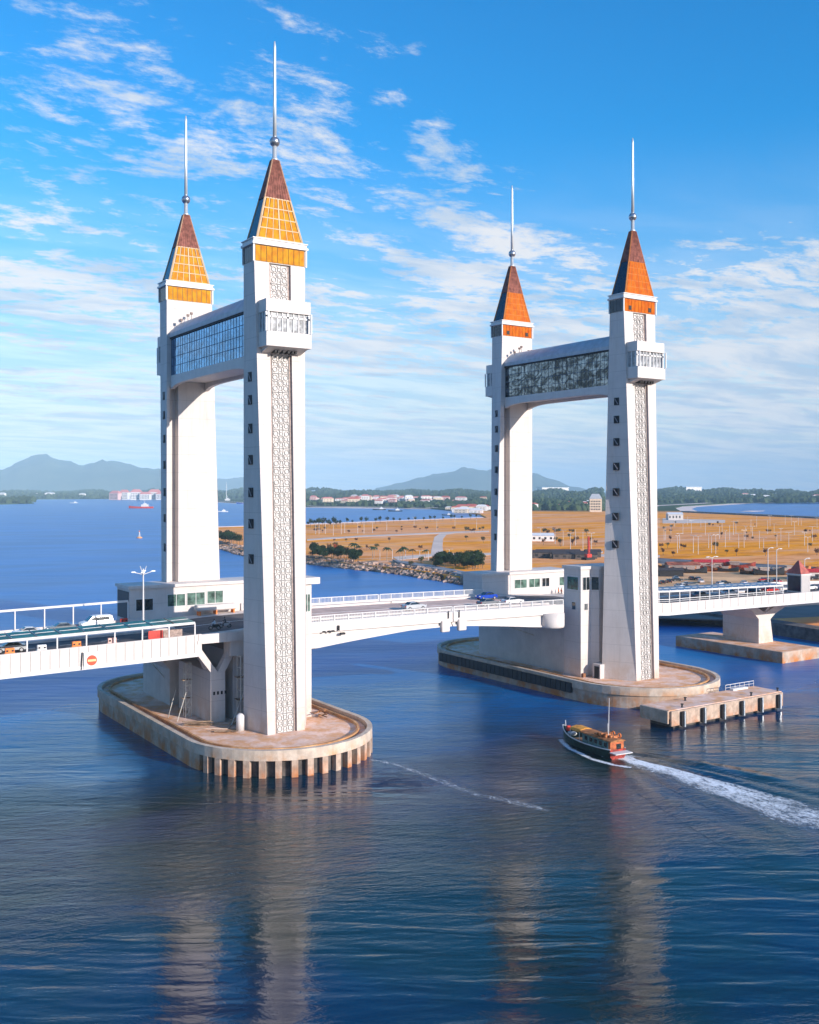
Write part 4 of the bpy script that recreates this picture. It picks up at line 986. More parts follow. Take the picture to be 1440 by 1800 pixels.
# ------------------------------------------------------------------ fishing boat
def boat():
    bx_, by_ = onz(1086, 1334, 0); fx_, fy_ = onz(992, 1299, 0)
    d = Vector((fx_-bx_, fy_-by_)); L = d.length; rz = math.atan2(d.y, d.x)
    c = ((bx_+fx_)/2, (by_+fy_)/2)
    T = thing('fishing_boat', (0, 0, 0), 'green hulled wooden fishing boat with orange cabin roof motoring past the right pier', 'boat')
    H = L/2; rings = []
    N_ = 14
    for i in range(N_+1):
        t = i/N_; x = -H+L*t
        wd = 1.75*(math.sin(pi*min(1, .30+t*.48))**.8) if t < .6 else 1.75*max(.02, (1-((t-.6)/.4)**2.2))*.98
        if t < .12: wd = 1.35+.35*t/.12
        sheer = 1.05+1.25*max(0, t-.35)**2*2+.35*(1-t)**2
        keel = -.5+.9*max(0, (t-.82)/.18)**2
        rings.append([(x, 0, keel), (x+.1*t, wd*.72, keel*.3+.15), (x+.35*t, wd, sheer), (x+.35*t, wd-.12, sheer), (x, max(.01, wd*.8-.12), .75), (x, -max(.01, wd*.8-.12), .75), (x+.35*t, -wd+.12, sheer), (x+.35*t, -wd, sheer), (x+.1*t, -wd*.72, keel*.3+.15)])
    hull = MB().loft(rings); ho = hull.build('hull', mat('hull_green', (.008, .045, .040), .6, var=.3, vscale=1.5), T)
    gw = MB()
    for sg, k in ((1, 2), (-1, 7)):
        for a, b in zip(rings, rings[1:]): gw.tube(a[k], b[k], .09, 5)
    gw.build('gunwale', mat('gunwale_white', (.6, .6, .58), .6), T)
    tr = MB(); a = rings[0]; tr.hexa([(-H-.05, -1.35, .3), (-H-.02, -1.35, .3), (-H-.02, 1.35, .3), (-H-.05, 1.35, .3), (-H-.08, -1.4, 1.4), (-H-.02, -1.4, 1.4), (-H-.02, 1.4, 1.4), (-H-.08, 1.4, 1.4)])
    tr.hexa([(-H-.06, -.8, -.3), (-H-.02, -.8, -.3), (-H-.02, .8, -.3), (-H-.06, .8, -.3), (-H-.06, -1.3, .297), (-H-.02, -1.3, .297), (-H-.02, 1.3, .297), (-H-.06, 1.3, .297)])
    tr.build('transom', mat('boat_red', (.38, .03, .015), .6, var=.3, vscale=2), T)
    dk = MB(); dk.box(-H+.3, H*.55, -1.3, 1.3, .76, .82); dk.build('deck', mat('deck_wood', (.30, .16, .08), .8), T)
    cb = MB().box(-H+.6, .3, -1.15, 1.15, .82, 2.45); cb.build('cabin', mat('cabin_teal', (.10, .22, .21), .6, var=.3, vscale=2), T)
    cbw = MB()
    for sg in (-1, 1):
        for k in range(5):
            x = -H+1.0+k*1.15; cbw.box(x, x+.65, min(sg*1.15, sg*1.18), max(sg*1.15, sg*1.18), 1.55, 2.15)
    cbw.build('cabin_window', M_WIN, T)
    aft = MB().box(-H+.15, -H+.6, -1.2, 1.2, .82, 2.5); aft.build('stern_wall', mat('cabin_orange', (.50, .12, .03), .6, var=.25, vscale=2), T)
    q = MB().box(-H+.10, -H+.147, -.7, .1, 1.3, 2.1); q.build('stern_window', M_WIN, T)
    rf = MB().exx([(-1.35, 2.45), (-1.3, 2.6), (0, 2.78), (1.3, 2.6), (1.35, 2.45)], -H-.1, .8); rf.build('cabin_roof', mat('roof_orange', (.42, .16, .05), .8, var=.25, vscale=1.5), T)
    aw = MB().exx([(-1.3, 2.35), (-1.0, 2.7), (0, 2.85), (1.0, 2.7), (1.3, 2.35)], .9, H*.52); aw.build('awning', mat('tarpaulin_orange', (.75, .32, .04), .7, var=.2, vscale=1), T)
    q = MB()
    for x in (1.0, H*.5): 
        for sg in (-1, 1): q.tube((x, sg*1.2, .8), (x, sg*1.2, 2.4), .05, 5)
    q.build('awning_post', M_TRIM, T)
    MB().tube((-H+2.0, .1, 2.6), (-H+1.8, .1, 8.4), .07, 6, .04).build('mast', M_TRIM, T)
    MB().tube((-H+3.0, -.6, 2.6), (-H+3.0, -.6, 4.4), .05, 6).build('aerial', M_TRIM, T)
    q = MB(); rr_ = random.Random(3)
    for k in range(16):
        x = -H+.6+rr_.random()*3.6; y = rr_.uniform(-1, .9); s_ = rr_.uniform(.15, .35); q.box(x-s_, x+s_, y-s_, y+s_, 2.6, 2.75+rr_.random()*.5)
    q.build('roof_gear', mat('gear_orange', (.60, .20, .06), .6, var=.5, vscale=3), T)
    for x in (-H+2.6, -H+1.2):
        n = 14; q = MB()
        ring = [[(x+(.32+.08*cos(b))*cos(a), -1.28+.08*sin(b), 2.95+(.32+.08*cos(b))*sin(a)) for b in [2*pi*j/6 for j in range(6)]] for a in [2*pi*i/n for i in range(n)]]
        q.add([p for r in ring for p in r], [(i*6+j, i*6+(j+1) % 6, ((i+1) % n)*6+(j+1) % 6, ((i+1) % n)*6+j) for i in range(n) for j in range(6)]); q.build('life_ring', M_ORNG, T)
    q = MB(); n = 16; xx = H*.66
    ring = [[(xx+(.55+.22*cos(b))*cos(a), (.5+.22*cos(b))*sin(a)+.1, 1.35+.22*sin(b)) for b in [2*pi*j/6 for j in range(6)]] for a in [2*pi*i/n for i in range(n)]]
    q.add([p for r in ring for p in r], [(i*6+j, i*6+(j+1) % 6, ((i+1) % n)*6+(j+1) % 6, ((i+1) % n)*6+j) for i in range(n) for j in range(6)]); q.build('net_coil', mat('net_white', (.6, .62, .6), .8, var=.3, vscale=4), T)
    MB().box(H*.80, H*.86, -.3, .3, 1.5, 2.3).build('bow_post', M_RED, T)
    MB().tube((H*.92, 0, 1.4), (H*.95, 0, 3.0), .06, 6).build('bow_staff', M_TRIM, T)
    MB().box(-H-1.5, -H-.1, -1.5, 1.5, 1.0, 1.12).build('stern_platform', M_TRIM, T)
    T.location = (c[0], c[1], 0); T.rotation_euler = (0, 0, rz)
    return c, rz, L
bc, brz, bL = boat()
# wake
wk = []
WP = [(1060, 1328), (1100, 1333), (1140, 1345), (1190, 1358), (1250, 1378), (1310, 1398), (1370, 1420), (1440, 1443), (1520, 1470)]
for i, (px, py) in enumerate(WP):
    x, y = onz(px, py, 0); wk.append((x, y, 1.8+min(i, 6)*1.25, 1.12-.03*i))
def densify(P, k=4):
    o = []
    for a, b in zip(P, P[1:]):
        for j in range(k): t = j/k; o.append(tuple(a[i]+(b[i]-a[i])*t for i in range(4)))
    o.append(P[-1]); return o
foam_strip('boat_wake', densify(wk), foam_mat('foam_dense', .37, .56, .6), 'white churned wake trailing behind the fishing boat', 'wake')
for k, (P, wd, st) in enumerate((([(985, 1300), (1000, 1316), (1040, 1335), (1080, 1346), (1110, 1350)], .9, .95), ([(1120, 1325), (1200, 1342), (1290, 1360), (1380, 1378), (1440, 1390)], 1.0, .78), ([(1150, 1352), (1210, 1372), (1290, 1405), (1400, 1450)], 2.5, .80))):
    pts = [(*onz(px, py, 0), wd, st) for px, py in P]
    foam_strip('foam_streak', densify(pts), foam_mat('foam_thin%d' % k, .34, .50, .8, .9), ('foam curling off the hull of the fishing boat', 'thin foam line above the main wake', 'ragged foam below the main wake')[k], 'foam', .06+.02*k)
pts = [(*onz(px, py, 0), wd*1.8, .87) for px, py, wd in ((652, 1336, .5), (700, 1345, 1.0), (760, 1368, 1.2), (830, 1395, 1.2), (900, 1410, 1.6), (965, 1426, .8))]
foam_strip('drift_line', densify(pts), foam_mat('foam_drift', .38, .56, .9, .6), 'long thin foam line drifting from the left pier across the open water', 'foam')
def ridge(P, h, wd, label):
    q = MB(); k = 9; P = densify(P, 6); n = len(P)
    for i, (x, y, w_, st) in enumerate(P):
        a = Vector(P[max(i-1, 0)][:2]); b = Vector(P[min(i+1, n-1)][:2]); d = (b-a).normalized(); nn = Vector((-d.y, d.x)); e = min(1, i/5)*min(1, (n-1-i)/5)
        for j in range(k):
            t = j/(k-1)*2-1; q.v.append((x+nn.x*t*w_*wd, y+nn.y*t*w_*wd, .012+h*e*st*(.5+.5*cos(pi*t))*(1+.3*sin(i*.9))))
    for i in range(n-1):
        for j in range(k-1): q.f.append((i*k+j, i*k+j+1, (i+1)*k+j+1, (i+1)*k+j))
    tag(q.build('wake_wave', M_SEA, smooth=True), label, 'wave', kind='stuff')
for P, h, wd, lab in (([(1104, 1322), (1180, 1336), (1270, 1352), (1370, 1374), (1480, 1400)], .42, 1.5, 'upper bow wave spreading from the fishing boat to the right edge'),
                      ([(1110, 1330), (1200, 1350), (1320, 1380), (1470, 1420)], .30, 1.2, 'second wave just above the white wake'),
                      ([(1090, 1352), (1150, 1392), (1230, 1436), (1330, 1490), (1450, 1560)], .16, 1.8, 'lower bow wave spreading down from the fishing boat'),
                      ([(1120, 1350), (1210, 1390), (1320, 1440), (1450, 1500)], .18, 1.4, 'low wave below the white wake')):
    ridge([(*onz(px, py, 0), 1.0+.3*i, 1.0-.12*i) for i, (px, py) in enumerate(P)], h, wd, lab)
# ------------------------------------------------------------------ land
SHORE = [(206, 502), (197, 450), (186, 405), (181, 360), (184, 321), (186, 280), (190, 239), (186, 200), (183, 168), (174, 110), (170, 60), (163, 0), (150, -250), (600, -300), (900, 100), (950, 480), (1083, 634), (1160, 819),
         (1232, 990), (1380, 1130), (1560, 1300), (1769, 1464), (2387, 1794), (3140, 2047), (6000, 2300), (15000, 4000), (14500, 12000), (6000, 17000), (-4000, 16500), (-9000, 10000), (-4000, 4000),
         (-500, 3300), (300, 2720), (520, 2742), (656, 2939), (720, 3400), (900, 4300), (1342, 4391), (1434, 3987), (1180, 2700), (1001, 1877), (1118, 1550), (1010, 1300), (895, 1100), (758, 905), (580, 850), (429, 792), (317, 772), (245, 700), (214, 600)]
def poly_mesh(name, P, z0, z1, m, kind='structure', label=None):
    q = MB(); n = len(P); tris = tessellate_polygon([[Vector((x, y, 0)) for x, y in P]])
    q.v = [(x, y, z1) for x, y in P]+[(x, y, z0) for x, y in P]; q.f = [tuple(t) for t in tris]+[(i, (i+1) % n, n+(i+1) % n, n+i) for i in range(n)]
    o = q.build(name, m); o['kind'] = kind; return o
def land_mat():
    m = bpy.data.materials.new('land'); m.use_nodes = True; T = NT(m.node_tree); p = T.n['Principled BSDF']
    P = T.new('ShaderNodeNewGeometry').outputs['Position']
    a = T.ramp(T.noise(T.scale(P, .006, .014, 1, rot=(0, 0, -.6)), 1, 5, .6), .40, .60); b = T.ramp(T.noise(T.scale(P, .03, .09, 1, rot=(0, 0, -.6)), 1.0, 6, .7), .42, .66)
    c = T.mix(a, (1.0, .37, .02), (.92, .41, .17)); d3 = T.ramp(T.noise(T.scale(P, .012, .05, 1, (4, 4, 0), (0, 0, -.6)), 1.0, 7, .75, .6), .50, .64)
    c = T.mix(T.math('MULTIPLY', b, .7), c, (.60, .18, .02)); c = T.mix(T.math('MULTIPLY', d3, .55), c, (.78, .52, .38))
    s = T.new('ShaderNodeSeparateXYZ'); T.link(P, s.inputs[0])
    far = T.ramp(T.math('ADD', s.outputs[0], s.outputs[1]), 2150, 2450)
    T.link(T.mix(far, c, (.06, .09, .045)), p.inputs['Base Color']); p.inputs['Roughness'].default_value = 1; p.inputs['Specular IOR Level'].default_value = 0; return m
LAND = 2.4
poly_mesh('ground', SHORE, -3, LAND, land_mat())
M_SAND = mat('pale_sand', (.70, .54, .44), .95, var=.08, vscale=.02)
M_SAND2 = mat('sea_wall', (.16, .15, .15), .9, var=.2, vscale=.3, bump=.3)
def px_poly(name, P, m, z1=LAND+.06): return poly_mesh(name, [onz(px, py, LAND) for px, py in P], LAND-.3, z1, m)
px_poly('path', [(757, 977), (760, 958), (764, 944), (775, 937), (800, 934.5), (803, 936.5), (785, 940), (779, 947), (778, 962), (781, 977)], M_SAND)
px_poly('path', [(540, 947.5), (640, 941), (720, 938), (800, 934.5), (860, 933), (860, 935), (800, 937), (720, 940.5), (640, 943.8), (540, 950.5)], M_SAND, LAND+.1)
px_poly('path', [(690, 979), (760, 974), (860, 972), (1160, 976), (1160, 980), (860, 976), (760, 978.5), (700, 985)], M_SAND, LAND+.12)
px_poly('dark_strip', [(1140, 980), (1440, 997), (1440, 1008), (1140, 989)], mat('dark_strip_grey', (.12, .12, .13), .9, var=.4, vscale=.1), LAND+.1)  # dark grey strip laid flat across the field
px_poly('sand', [(1165, 911), (1275, 914), (1275, 919), (1165, 920)], M_SAND, LAND+.1)
px_poly('path', [(880, 971), (1060, 969), (1060, 972), (880, 976)], M_SAND, LAND+.16)
# beaches
def ribbon(name, P, wd, m, z=.9):
    q = MB()
    for i, (x, y) in enumerate(P):
        a = Vector(P[max(i-1, 0)]); b = Vector(P[min(i+1, len(P)-1)]); d = (b-a).normalized(); nn = Vector((-d.y, d.x))
        q.v += [(x-nn.x*wd, y-nn.y*wd, -.3), (x, y, z), (x+nn.x*wd*1.5, y+nn.y*wd*1.5, LAND+.5)]
    for i in range(len(P)-1):
        for j in range(2): q.f.append((i*3+j, i*3+j+1, i*3+3+j+1, i*3+3+j))
    o = q.build(name, m); o['kind'] = 'structure'; return o
M_BEACH = mat('beach_sand', (.80, .62, .54), .95, var=.05, vscale=.01)
ribbon('beach', [(1300, 1060), (1380, 1130), (1560, 1300), (1769, 1464), (2387, 1794), (3140, 2047), (6000, 2300)], 45, M_BEACH)
ribbon('beach', [(1118, 1550), (1030, 1760), (1001, 1877), (1180, 2700), (1434, 3987)][::-1], 16, M_BEACH)
ribbon('beach', [(317, 772), (429, 792), (580, 850), (758, 905)], 5, M_BEACH)
poly_mesh('sea_wall', [(1078, 628), (1156, 815), (1228, 990), (1238, 985), (1167, 812), (1090, 624)], -1, LAND+2.2, M_SAND2)
poly_mesh('sea_wall', [(182, 165), (172.5, 110), (168.5, 60), (161.5, 0), (149, -240), (155, -240), (167, 0), (174, 60), (178, 110), (187, 165)], -1, LAND+.8, mat('quay_stone', (.13, .125, .13), .9, var=.25, vscale=.5, bump=.4))
poly_mesh('promenade', [onz(px, py, 3.4) for px, py in ((690, 983), (760, 993), (860, 1013), (1000, 1032), (1000, 1037), (850, 1018), (760, 998), (700, 988))], 1.5, 3.4, mat('promenade_grey', (.24, .25, .27), .85, var=.1))
# sandbar in the right bay
px0 = [(1300, 899), (1320, 897.5), (1345, 898), (1320, 899.5)]
poly_mesh('sandbar', [onz(px, py, .2) for px, py in px0], -.5, .25, M_BEACH)
# ------------------------------------------------------------------ rocks
def rocks():
    q = MB(); R = random.Random(5)
    base = [(-1, -1, -1), (1, -1, -1), (1, 1, -1), (-1, 1, -1), (-.7, -.7, .9), (.7, -.7, .9), (.7, .7, .9), (-.7, .7, .9)]
    P = [(206, 502), (197, 450), (186, 405), (181, 360), (184, 321), (186, 280), (190, 239), (186, 200), (183, 168), (174, 110)]
    for (x0, y0), (x1, y1) in zip(P, P[1:]):
        L = math.hypot(x1-x0, y1-y0)
        for k in range(int(L*3.2)):
            t = R.random(); s = R.uniform(.5, 1.4); o = R.uniform(-5, 5); x = x0+(x1-x0)*t+o; y = y0+(y1-y0)*t+R.uniform(-1, 1)
            zz = max(.1, (o+5)/10*3.0); M = Matrix.Rotation(R.random()*6, 3, 'Z') @ Matrix.Rotation(R.uniform(-.5, .5), 3, 'X')
            q.hexa([tuple(M @ Vector((a*s*R.uniform(.7, 1.2), b*s*R.uniform(.7, 1.2), c*s*.7))+Vector((x, y, zz))) for a, b, c in base])
    o = q.build('rocks', mat('riprap', (.42, .29, .22), .9, var=.4, vscale=.12)); tag(o, 'pinkish boulders heaped along the shore of the golden field', 'rocks', kind='stuff')
rocks()
# ------------------------------------------------------------------ trees
def leafcol(name, a, b, sc=.25):
    m = bpy.data.materials.new(name); m.use_nodes = True; T = NT(m.node_tree); p = T.n['Principled BSDF']
    P = T.new('ShaderNodeNewGeometry').outputs['Position']
    T.link(T.mix(T.ramp(T.noise(P, sc, 3, .6), .35, .65), a, b), p.inputs['Base Color']); p.inputs['Roughness'].default_value = .9
    p.inputs['Specular IOR Level'].default_value = .15; return m
L_DARK = leafcol('leaf_dark', (.012, .030, .014), (.035, .060, .022)); L_OLIVE = leafcol('leaf_olive', (.03, .04, .015), (.085, .085, .03)); L_BROWN = leafcol('leaf_brown', (.06, .03, .018), (.15, .07, .035)); L_RED = leafcol('leaf_red', (.28, .05, .02), (.45, .10, .03))
M_TRUNK = mat('bark', (.16, .11, .08), .9)
def crown_mesh(q, R, cx, cy, cz, rx, rz, n, ls):
    lumps = [(cx+R.uniform(-.55, .55)*rx, cy+R.uniform(-.55, .55)*rx, cz+R.uniform(-.4, .5)*rz, R.uniform(.35, .6)) for _ in range(7)]
    for k in range(n):
        lx, ly, lz, lr = R.choice(lumps)
        d = Vector((R.gauss(0, 1), R.gauss(0, 1), R.gauss(0, 1))).normalized()*(R.random()**.4)
        c = Vector((lx+d.x*rx*lr, ly+d.y*rx*lr, lz+d.z*rz*lr)); u = Vector((R.gauss(0, 1), R.gauss(0, 1), R.gauss(0, 1))).normalized(); v = u.orthogonal().normalized(); s = ls*R.uniform(.6, 1.4)
        b = len(q.v); q.v += [tuple(c-u*s), tuple(c-v*s*.6), tuple(c+u*s), tuple(c+v*s*.6)]; q.f.append((b, b+1, b+2, b+3))
def make_tree(name, seed, h, r, m, label, group, n=170, ls=.34):
    R = random.Random(seed); T = thing(name, (0, 0, 0), label, 'tree', group)
    q = MB(); q.tube((0, 0, -.2), (.1, 0, h*.55), .16, 5, .09)
    for k in range(3):
        a = R.random()*6; q.tube((.1, 0, h*.42), (cos(a)*r*.5, sin(a)*r*.5, h*.75), .08, 4, .03)
    q.build('trunk', M_TRUNK, T)
    q = MB(); crown_mesh(q, R, 0, 0, h*.72, r, h*.36, n, ls); q.build('crown', m, T); return T
def make_palm(seed, h, label, group):
    R = random.Random(seed); T = thing('palm_tree', (0, 0, 0), label, 'palm', group)
    q = MB(); q.tube((0, 0, -.2), (.3, .1, h), .2, 6, .13); q.build('trunk', mat('palm_bark', (.35, .27, .2), .9), T)
    q = MB()
    for k in range(13):
        a = k*2.4; e = R.uniform(.1, .8); p0 = Vector((.3, .1, h)); pts = []
        for i in range(5):
            t = i/4; pts.append(p0+Vector((cos(a), sin(a), 0))*t*2.6+Vector((0, 0, e*t*1.8-2.6*t*t*.8)))
        sd_ = Vector((-sin(a), cos(a), 0))
        for i in range(4):
            w0, w1 = .5*math.sin(pi*min(1, .15+i/4)), .5*math.sin(pi*min(1, .15+(i+1)/4))
            b = len(q.v); dr = Vector((0, 0, -.25)); q.v += [tuple(pts[i]-sd_*w0+dr), tuple(pts[i]), tuple(pts[i+1]), tuple(pts[i+1]-sd_*w1+dr), tuple(pts[i]+sd_*w0+dr), tuple(pts[i+1]+sd_*w1+dr)]
            q.f += [(b, b+1, b+2, b+3), (b+1, b+4, b+5, b+2)]
    q.build('crown', L_DARK, T); return T
R = random.Random(11)
protos = {}
def plant(kind, px, py, sc, label, group):
    x, y = onz(px, py, LAND)
    if kind not in protos:
        protos[kind] = {'bush': lambda: make_tree('shore_tree', 3, 6.2, 3.6, L_DARK, label, group, 900, .30), 'small': lambda: make_tree('field_tree', 4, 4.6, 1.9, L_BROWN, label, group, 320, .22),
                        'olive': lambda: make_tree('field_tree', 6, 5.0, 2.2, L_OLIVE, label, group, 340, .22), 'red': lambda: make_tree('flame_tree', 7, 5.6, 3.2, L_RED, label, group, 500, .28),
                        'palm': lambda: make_palm(8, 6.8, label, group), 'dark': lambda: make_tree('edge_tree', 9, 6.5, 1.9, L_DARK, label, group, 360, .26)}[kind]()
        o = protos[kind]; o.location = (x, y, LAND); o.scale = (sc,)*3; o['group'] = group; return o
    return dup(protos[kind], (x, y, LAND), R.random()*6, label, group, sc)
g1 = 'dark trees along the near shore'
for i in range(46):
    t = i/45; px = 380+R.uniform(0, 58) if i < 16 else (545+R.uniform(0, 85))
    if i < 16: plant('bush', px, 949+(px-380)*.22+R.uniform(-3, 4), R.uniform(.8, 1.3), 'dark tree in the thicket on the shore between the two left towers', g1)
    else: plant('bush', px, 976+(px-545)*.13+R.uniform(-3, 6), R.uniform(.6, 1.1), 'dark tree in the shore thicket right of the nearest tower', g1)
plant('red', 593, 975, 1.05, 'red flowering tree on the shore right of the nearest tower', None); protos['red'].pop('group', None)
plant('palm', 622, 984, 1.25, 'tallest palm by the shore thicket, with pale trunk', 'palms by the shore')
for px, py, sc in ((630, 980, .9), (655, 984, 1.0), (658, 980, .8), (680, 986, 1.0), (708, 990, 1.15), (703, 988, .9), (726, 984, .8), (748, 985, .8)):
    plant('palm', px, py, sc, 'palm along the promenade of the golden field', 'palms by the shore')
for i in range(64): plant('bush', R.uniform(764, 848), R.uniform(984, 1002), R.uniform(.55, .95), 'dark tree in the hedge at the foot of the right rear tower', g1)
for i in range(12): plant('olive', R.uniform(715, 850), R.uniform(985, 996)+4, R.uniform(.6, .9), 'reddish bush mixed into the hedge by the right rear tower', 'bushes in the hedge')
for i in range(34):
    px = 542+i*4.3+R.uniform(-2, 2) if i < 14 else 610+(i-14)*12+R.uniform(-3, 3)
    py = (927 if i < 14 else 923-(px-610)*.045)+R.uniform(-1, 1)
    plant('dark', px, py, R.uniform(1.0, 1.7) if i < 14 else R.uniform(.8, 1.4), 'slim dark tree on the far edge of the golden field', 'trees on the far edge of the field')
for i in range(46):
    px = min(850, max(545, R.choice((560, 590, 650, 700, 745, 815, 840))+R.gauss(0, 12))); py = R.choice((931, 934, 935, 952, 968))+R.uniform(-2, 3)
    plant(R.choice(('small', 'small', 'olive')), px, py, R.uniform(.5, .95), 'small brown shrub on the golden field left of the right rear tower', 'shrubs on the left field')
for i in range(22): plant(R.choice(('small', 'olive')), R.choice((960, 985, 1010, 1042))+R.gauss(0, 8), R.choice((938, 944, 958))+R.gauss(0, 2), R.uniform(.7, 1.2), 'small tree on the field seen between the two right towers', 'trees on the middle field')
for i in range(40): plant(R.choice(('small', 'olive', 'small')), min(1438, max(1162, R.choice((1170, 1192, 1260, 1300, 1345, 1415))+R.gauss(0, 13))), min(985, R.choice((924, 936, 948, 966, 976))+R.gauss(0, 2.5)), R.uniform(.45, 1.1), 'small tree on the golden field right of the rightmost tower', 'trees on the right field')
# ------------------------------------------------------------------ field lamp posts
lp = None
def fieldlamp(px, py, h, label, group):
    global lp
    x, y = onz(px, py, LAND)
    if lp is None: lp = lamp(0, 0, 0, 9.0, label, group, 2, .16); lp.location = (x, y, LAND); lp.scale = (1, 1, h/9); return
    dup(lp, (x, y, LAND), R.random()*3, label, group, (1, 1, h/9))
for px in (555, 561, 572, 586, 600, 606, 629, 640, 655): fieldlamp(px, R.uniform(936, 942), 9, 'white lamp post on the left end of the golden field', 'lamp posts on the left field')
for px in (680, 728, 768, 800, 838): fieldlamp(px, R.uniform(925, 935), 9, 'white lamp post along the cross path of the field', 'lamp posts on the left field')
for px in (655, 668, 690, 713, 738, 753, 790): fieldlamp(px, R.uniform(982, 992), 5.5, 'thin white lamp post on the promenade', 'lamp posts on the promenade')
for px in (950, 976, 990, 1003, 1012, 1025, 1040): fieldlamp(px, R.uniform(950, 968), 10, 'white lamp post on the field between the right towers', 'lamp posts on the middle field')
for i in range(46):
    fieldlamp(1160+i*6.1+R.uniform(-2, 2), R.choice((925, 938, 950, 962, 972))+R.uniform(-3, 3), R.uniform(8, 11), 'white lamp post on the golden field right of the rightmost tower', 'lamp posts on the right field')
# ------------------------------------------------------------------ construction yard on the right bank
yard = poly_mesh('yard', [onz(px, py, LAND) for px, py in ((1130, 1003), (1440, 1010), (1440, 1055), (1130, 1052))], LAND-.3, LAND+.08, mat('yard_earth', (.80, .44, .20), .95, var=.2, vscale=.05))
poly_mesh('quay_apron', [onz(px, py, LAND) for px, py in ((1130, 1054), (1440, 1056), (1460, 1083), (1300, 1090), (1130, 1085))], LAND-.3, LAND+.04, mat('apron_grey', (.20, .17, .15), .95, var=.2, vscale=.05))
cols = [('red', mat('old_red', (.30, .04, .02), .7, var=.4, vscale=.4)), ('rust brown', mat('old_rust', (.30, .12, .05), .8, var=.4, vscale=.4)), ('orange', mat('old_orange', (.50, .17, .04), .7, var=.4, vscale=.4)), ('dark', P_DRK), ('white', P_WHT)]
def hull_boat(m, label, group, L=11):
    T = thing('beached_boat', (0, 0, 0), label, 'boat', group); rings = []
    for i in range(9):
        t = i/8; x = -L/2+L*t; wd = 1.5*max(.05, math.sin(pi*(.12+t*.84)))**.7; sh = 1.6+1.1*abs(t-.45)**2*4
        rings.append([(x, 0, 0), (x, wd*.75, .5), (x, wd, sh), (x, wd-.15, sh), (x, 0, .9), (x, -wd+.15, sh), (x, -wd, sh), (x, -wd*.75, .5)])
    MB().loft(rings).build('hull', m, T); MB().box(-L*.3, 0, -.9, .9, 1.2, 2.7).build('cabin', M_BROWN, T); MB().box(-L*.33, .3, -1.05, 1.05, 2.7, 2.85).build('cabin_roof', M_CONC, T); return T
hb = {}
for i in range(16):
    cn, m = cols[i % 4 if i % 5 else 0]; px = 1165+i*17+R.uniform(-5, 5); py = R.uniform(1001, 1012); x, y = onz(px, py, LAND)
    lab = '%s hulled boat laid up in the yard behind the right approach' % cn
    if cn not in hb: hb[cn] = hull_boat(m, lab, 'boats laid up in the yard'); hb[cn].location = (x, y, LAND+.08); hb[cn].rotation_euler = (0, 0, R.uniform(-.3, .3)-.6)
    else: dup(hb[cn], (x, y, LAND+.08), R.uniform(-.3, .3)-.6, lab, sc=R.uniform(.8, 1.3))
cc = {}
for i in range(26):
    cn, m = [('white', P_WHT), ('silver', P_SIL), ('red', P_RED), ('dark', P_DRK), ('dark', P_DRK), ('grey', P_GRY)][R.randrange(6)]
    px = 1160+R.random()*280; py = R.uniform(1018, 1038); x, y = onz(px, py, LAND)
    lab = '%s car parked on the bare ground behind the right approach' % cn
    if cn not in cc: cc[cn] = make_car(m, lab, group='cars parked behind the right approach'); put(cc[cn], x, y, R.uniform(0, 6), LAND+.08)
    else: dup(cc[cn], (x, y, LAND+.08), R.choice((-.6, -.5, .95, 1.0))+R.uniform(-.1, .1), lab)
def shed(px, py, w_, d_, h_, wall, roof, label, group=None, rz=-.58, z=LAND, dist=None):
    x, y = onz(px, py, z) if dist is None else atd(px, dist)
    T = thing('shed', (0, 0, 0), label, 'shed', group)
    MB().box(-w_/2, w_/2, -d_/2, d_/2, 0, h_).build('wall', wall, T)
    MB().exx([(-d_/2-.4, h_), (0, h_+d_*.2), (d_/2+.4, h_)], -w_/2-.4, w_/2+.4).build('roof', roof, T)
    q = MB()
    for k in range(max(1, int(w_/4))): q.box(-w_/2+1+k*4, -w_/2+2.6+k*4, -d_/2-.05, -d_/2, h_*.35, h_*.75)
    q.build('opening', M_BLACK, T); T.location = (x, y, z); T.rotation_euler = (0, 0, rz); return T
shed(1250, 1000, 16, 6, 3.2, M_BROWN, M_RED, 'long shed with red roof in the yard right of the rightmost tower')
shed(1200, 1004, 14, 6, 3, M_BROWN, mat('rust_roof', (.35, .10, .05), .8, var=.3, vscale=.3), 'rust roofed shed in the yard next to the rightmost tower')
shed(1178, 1013, 10, 5, 2.6, M_BLACK, mat('dark_roof', (.05, .04, .04), .8), 'low dark roofed shed in the yard by the rightmost tower')
shed(1415, 1018, 12, 6, 3, M_GREY, M_RED, 'grey shed with red roof right of the little turret')
shed(948, 951, 20, 9, 4, P_WHT, P_WHT, 'white shed with dark open end on the field between the right towers')
shed(1186, 914, 18, 12, 7, M_GREY, P_WHT, 'grey hut on the pale sand right of the rightmost tower')
for i in range(9): shed(938+i*13, R.uniform(976, 984), R.uniform(7, 14), 6, R.uniform(2, 3.2), M_CONCD, mat('dark_roof', (.05, .04, .04)), 'dark site shed in the row behind the right control building', 'dark site sheds')
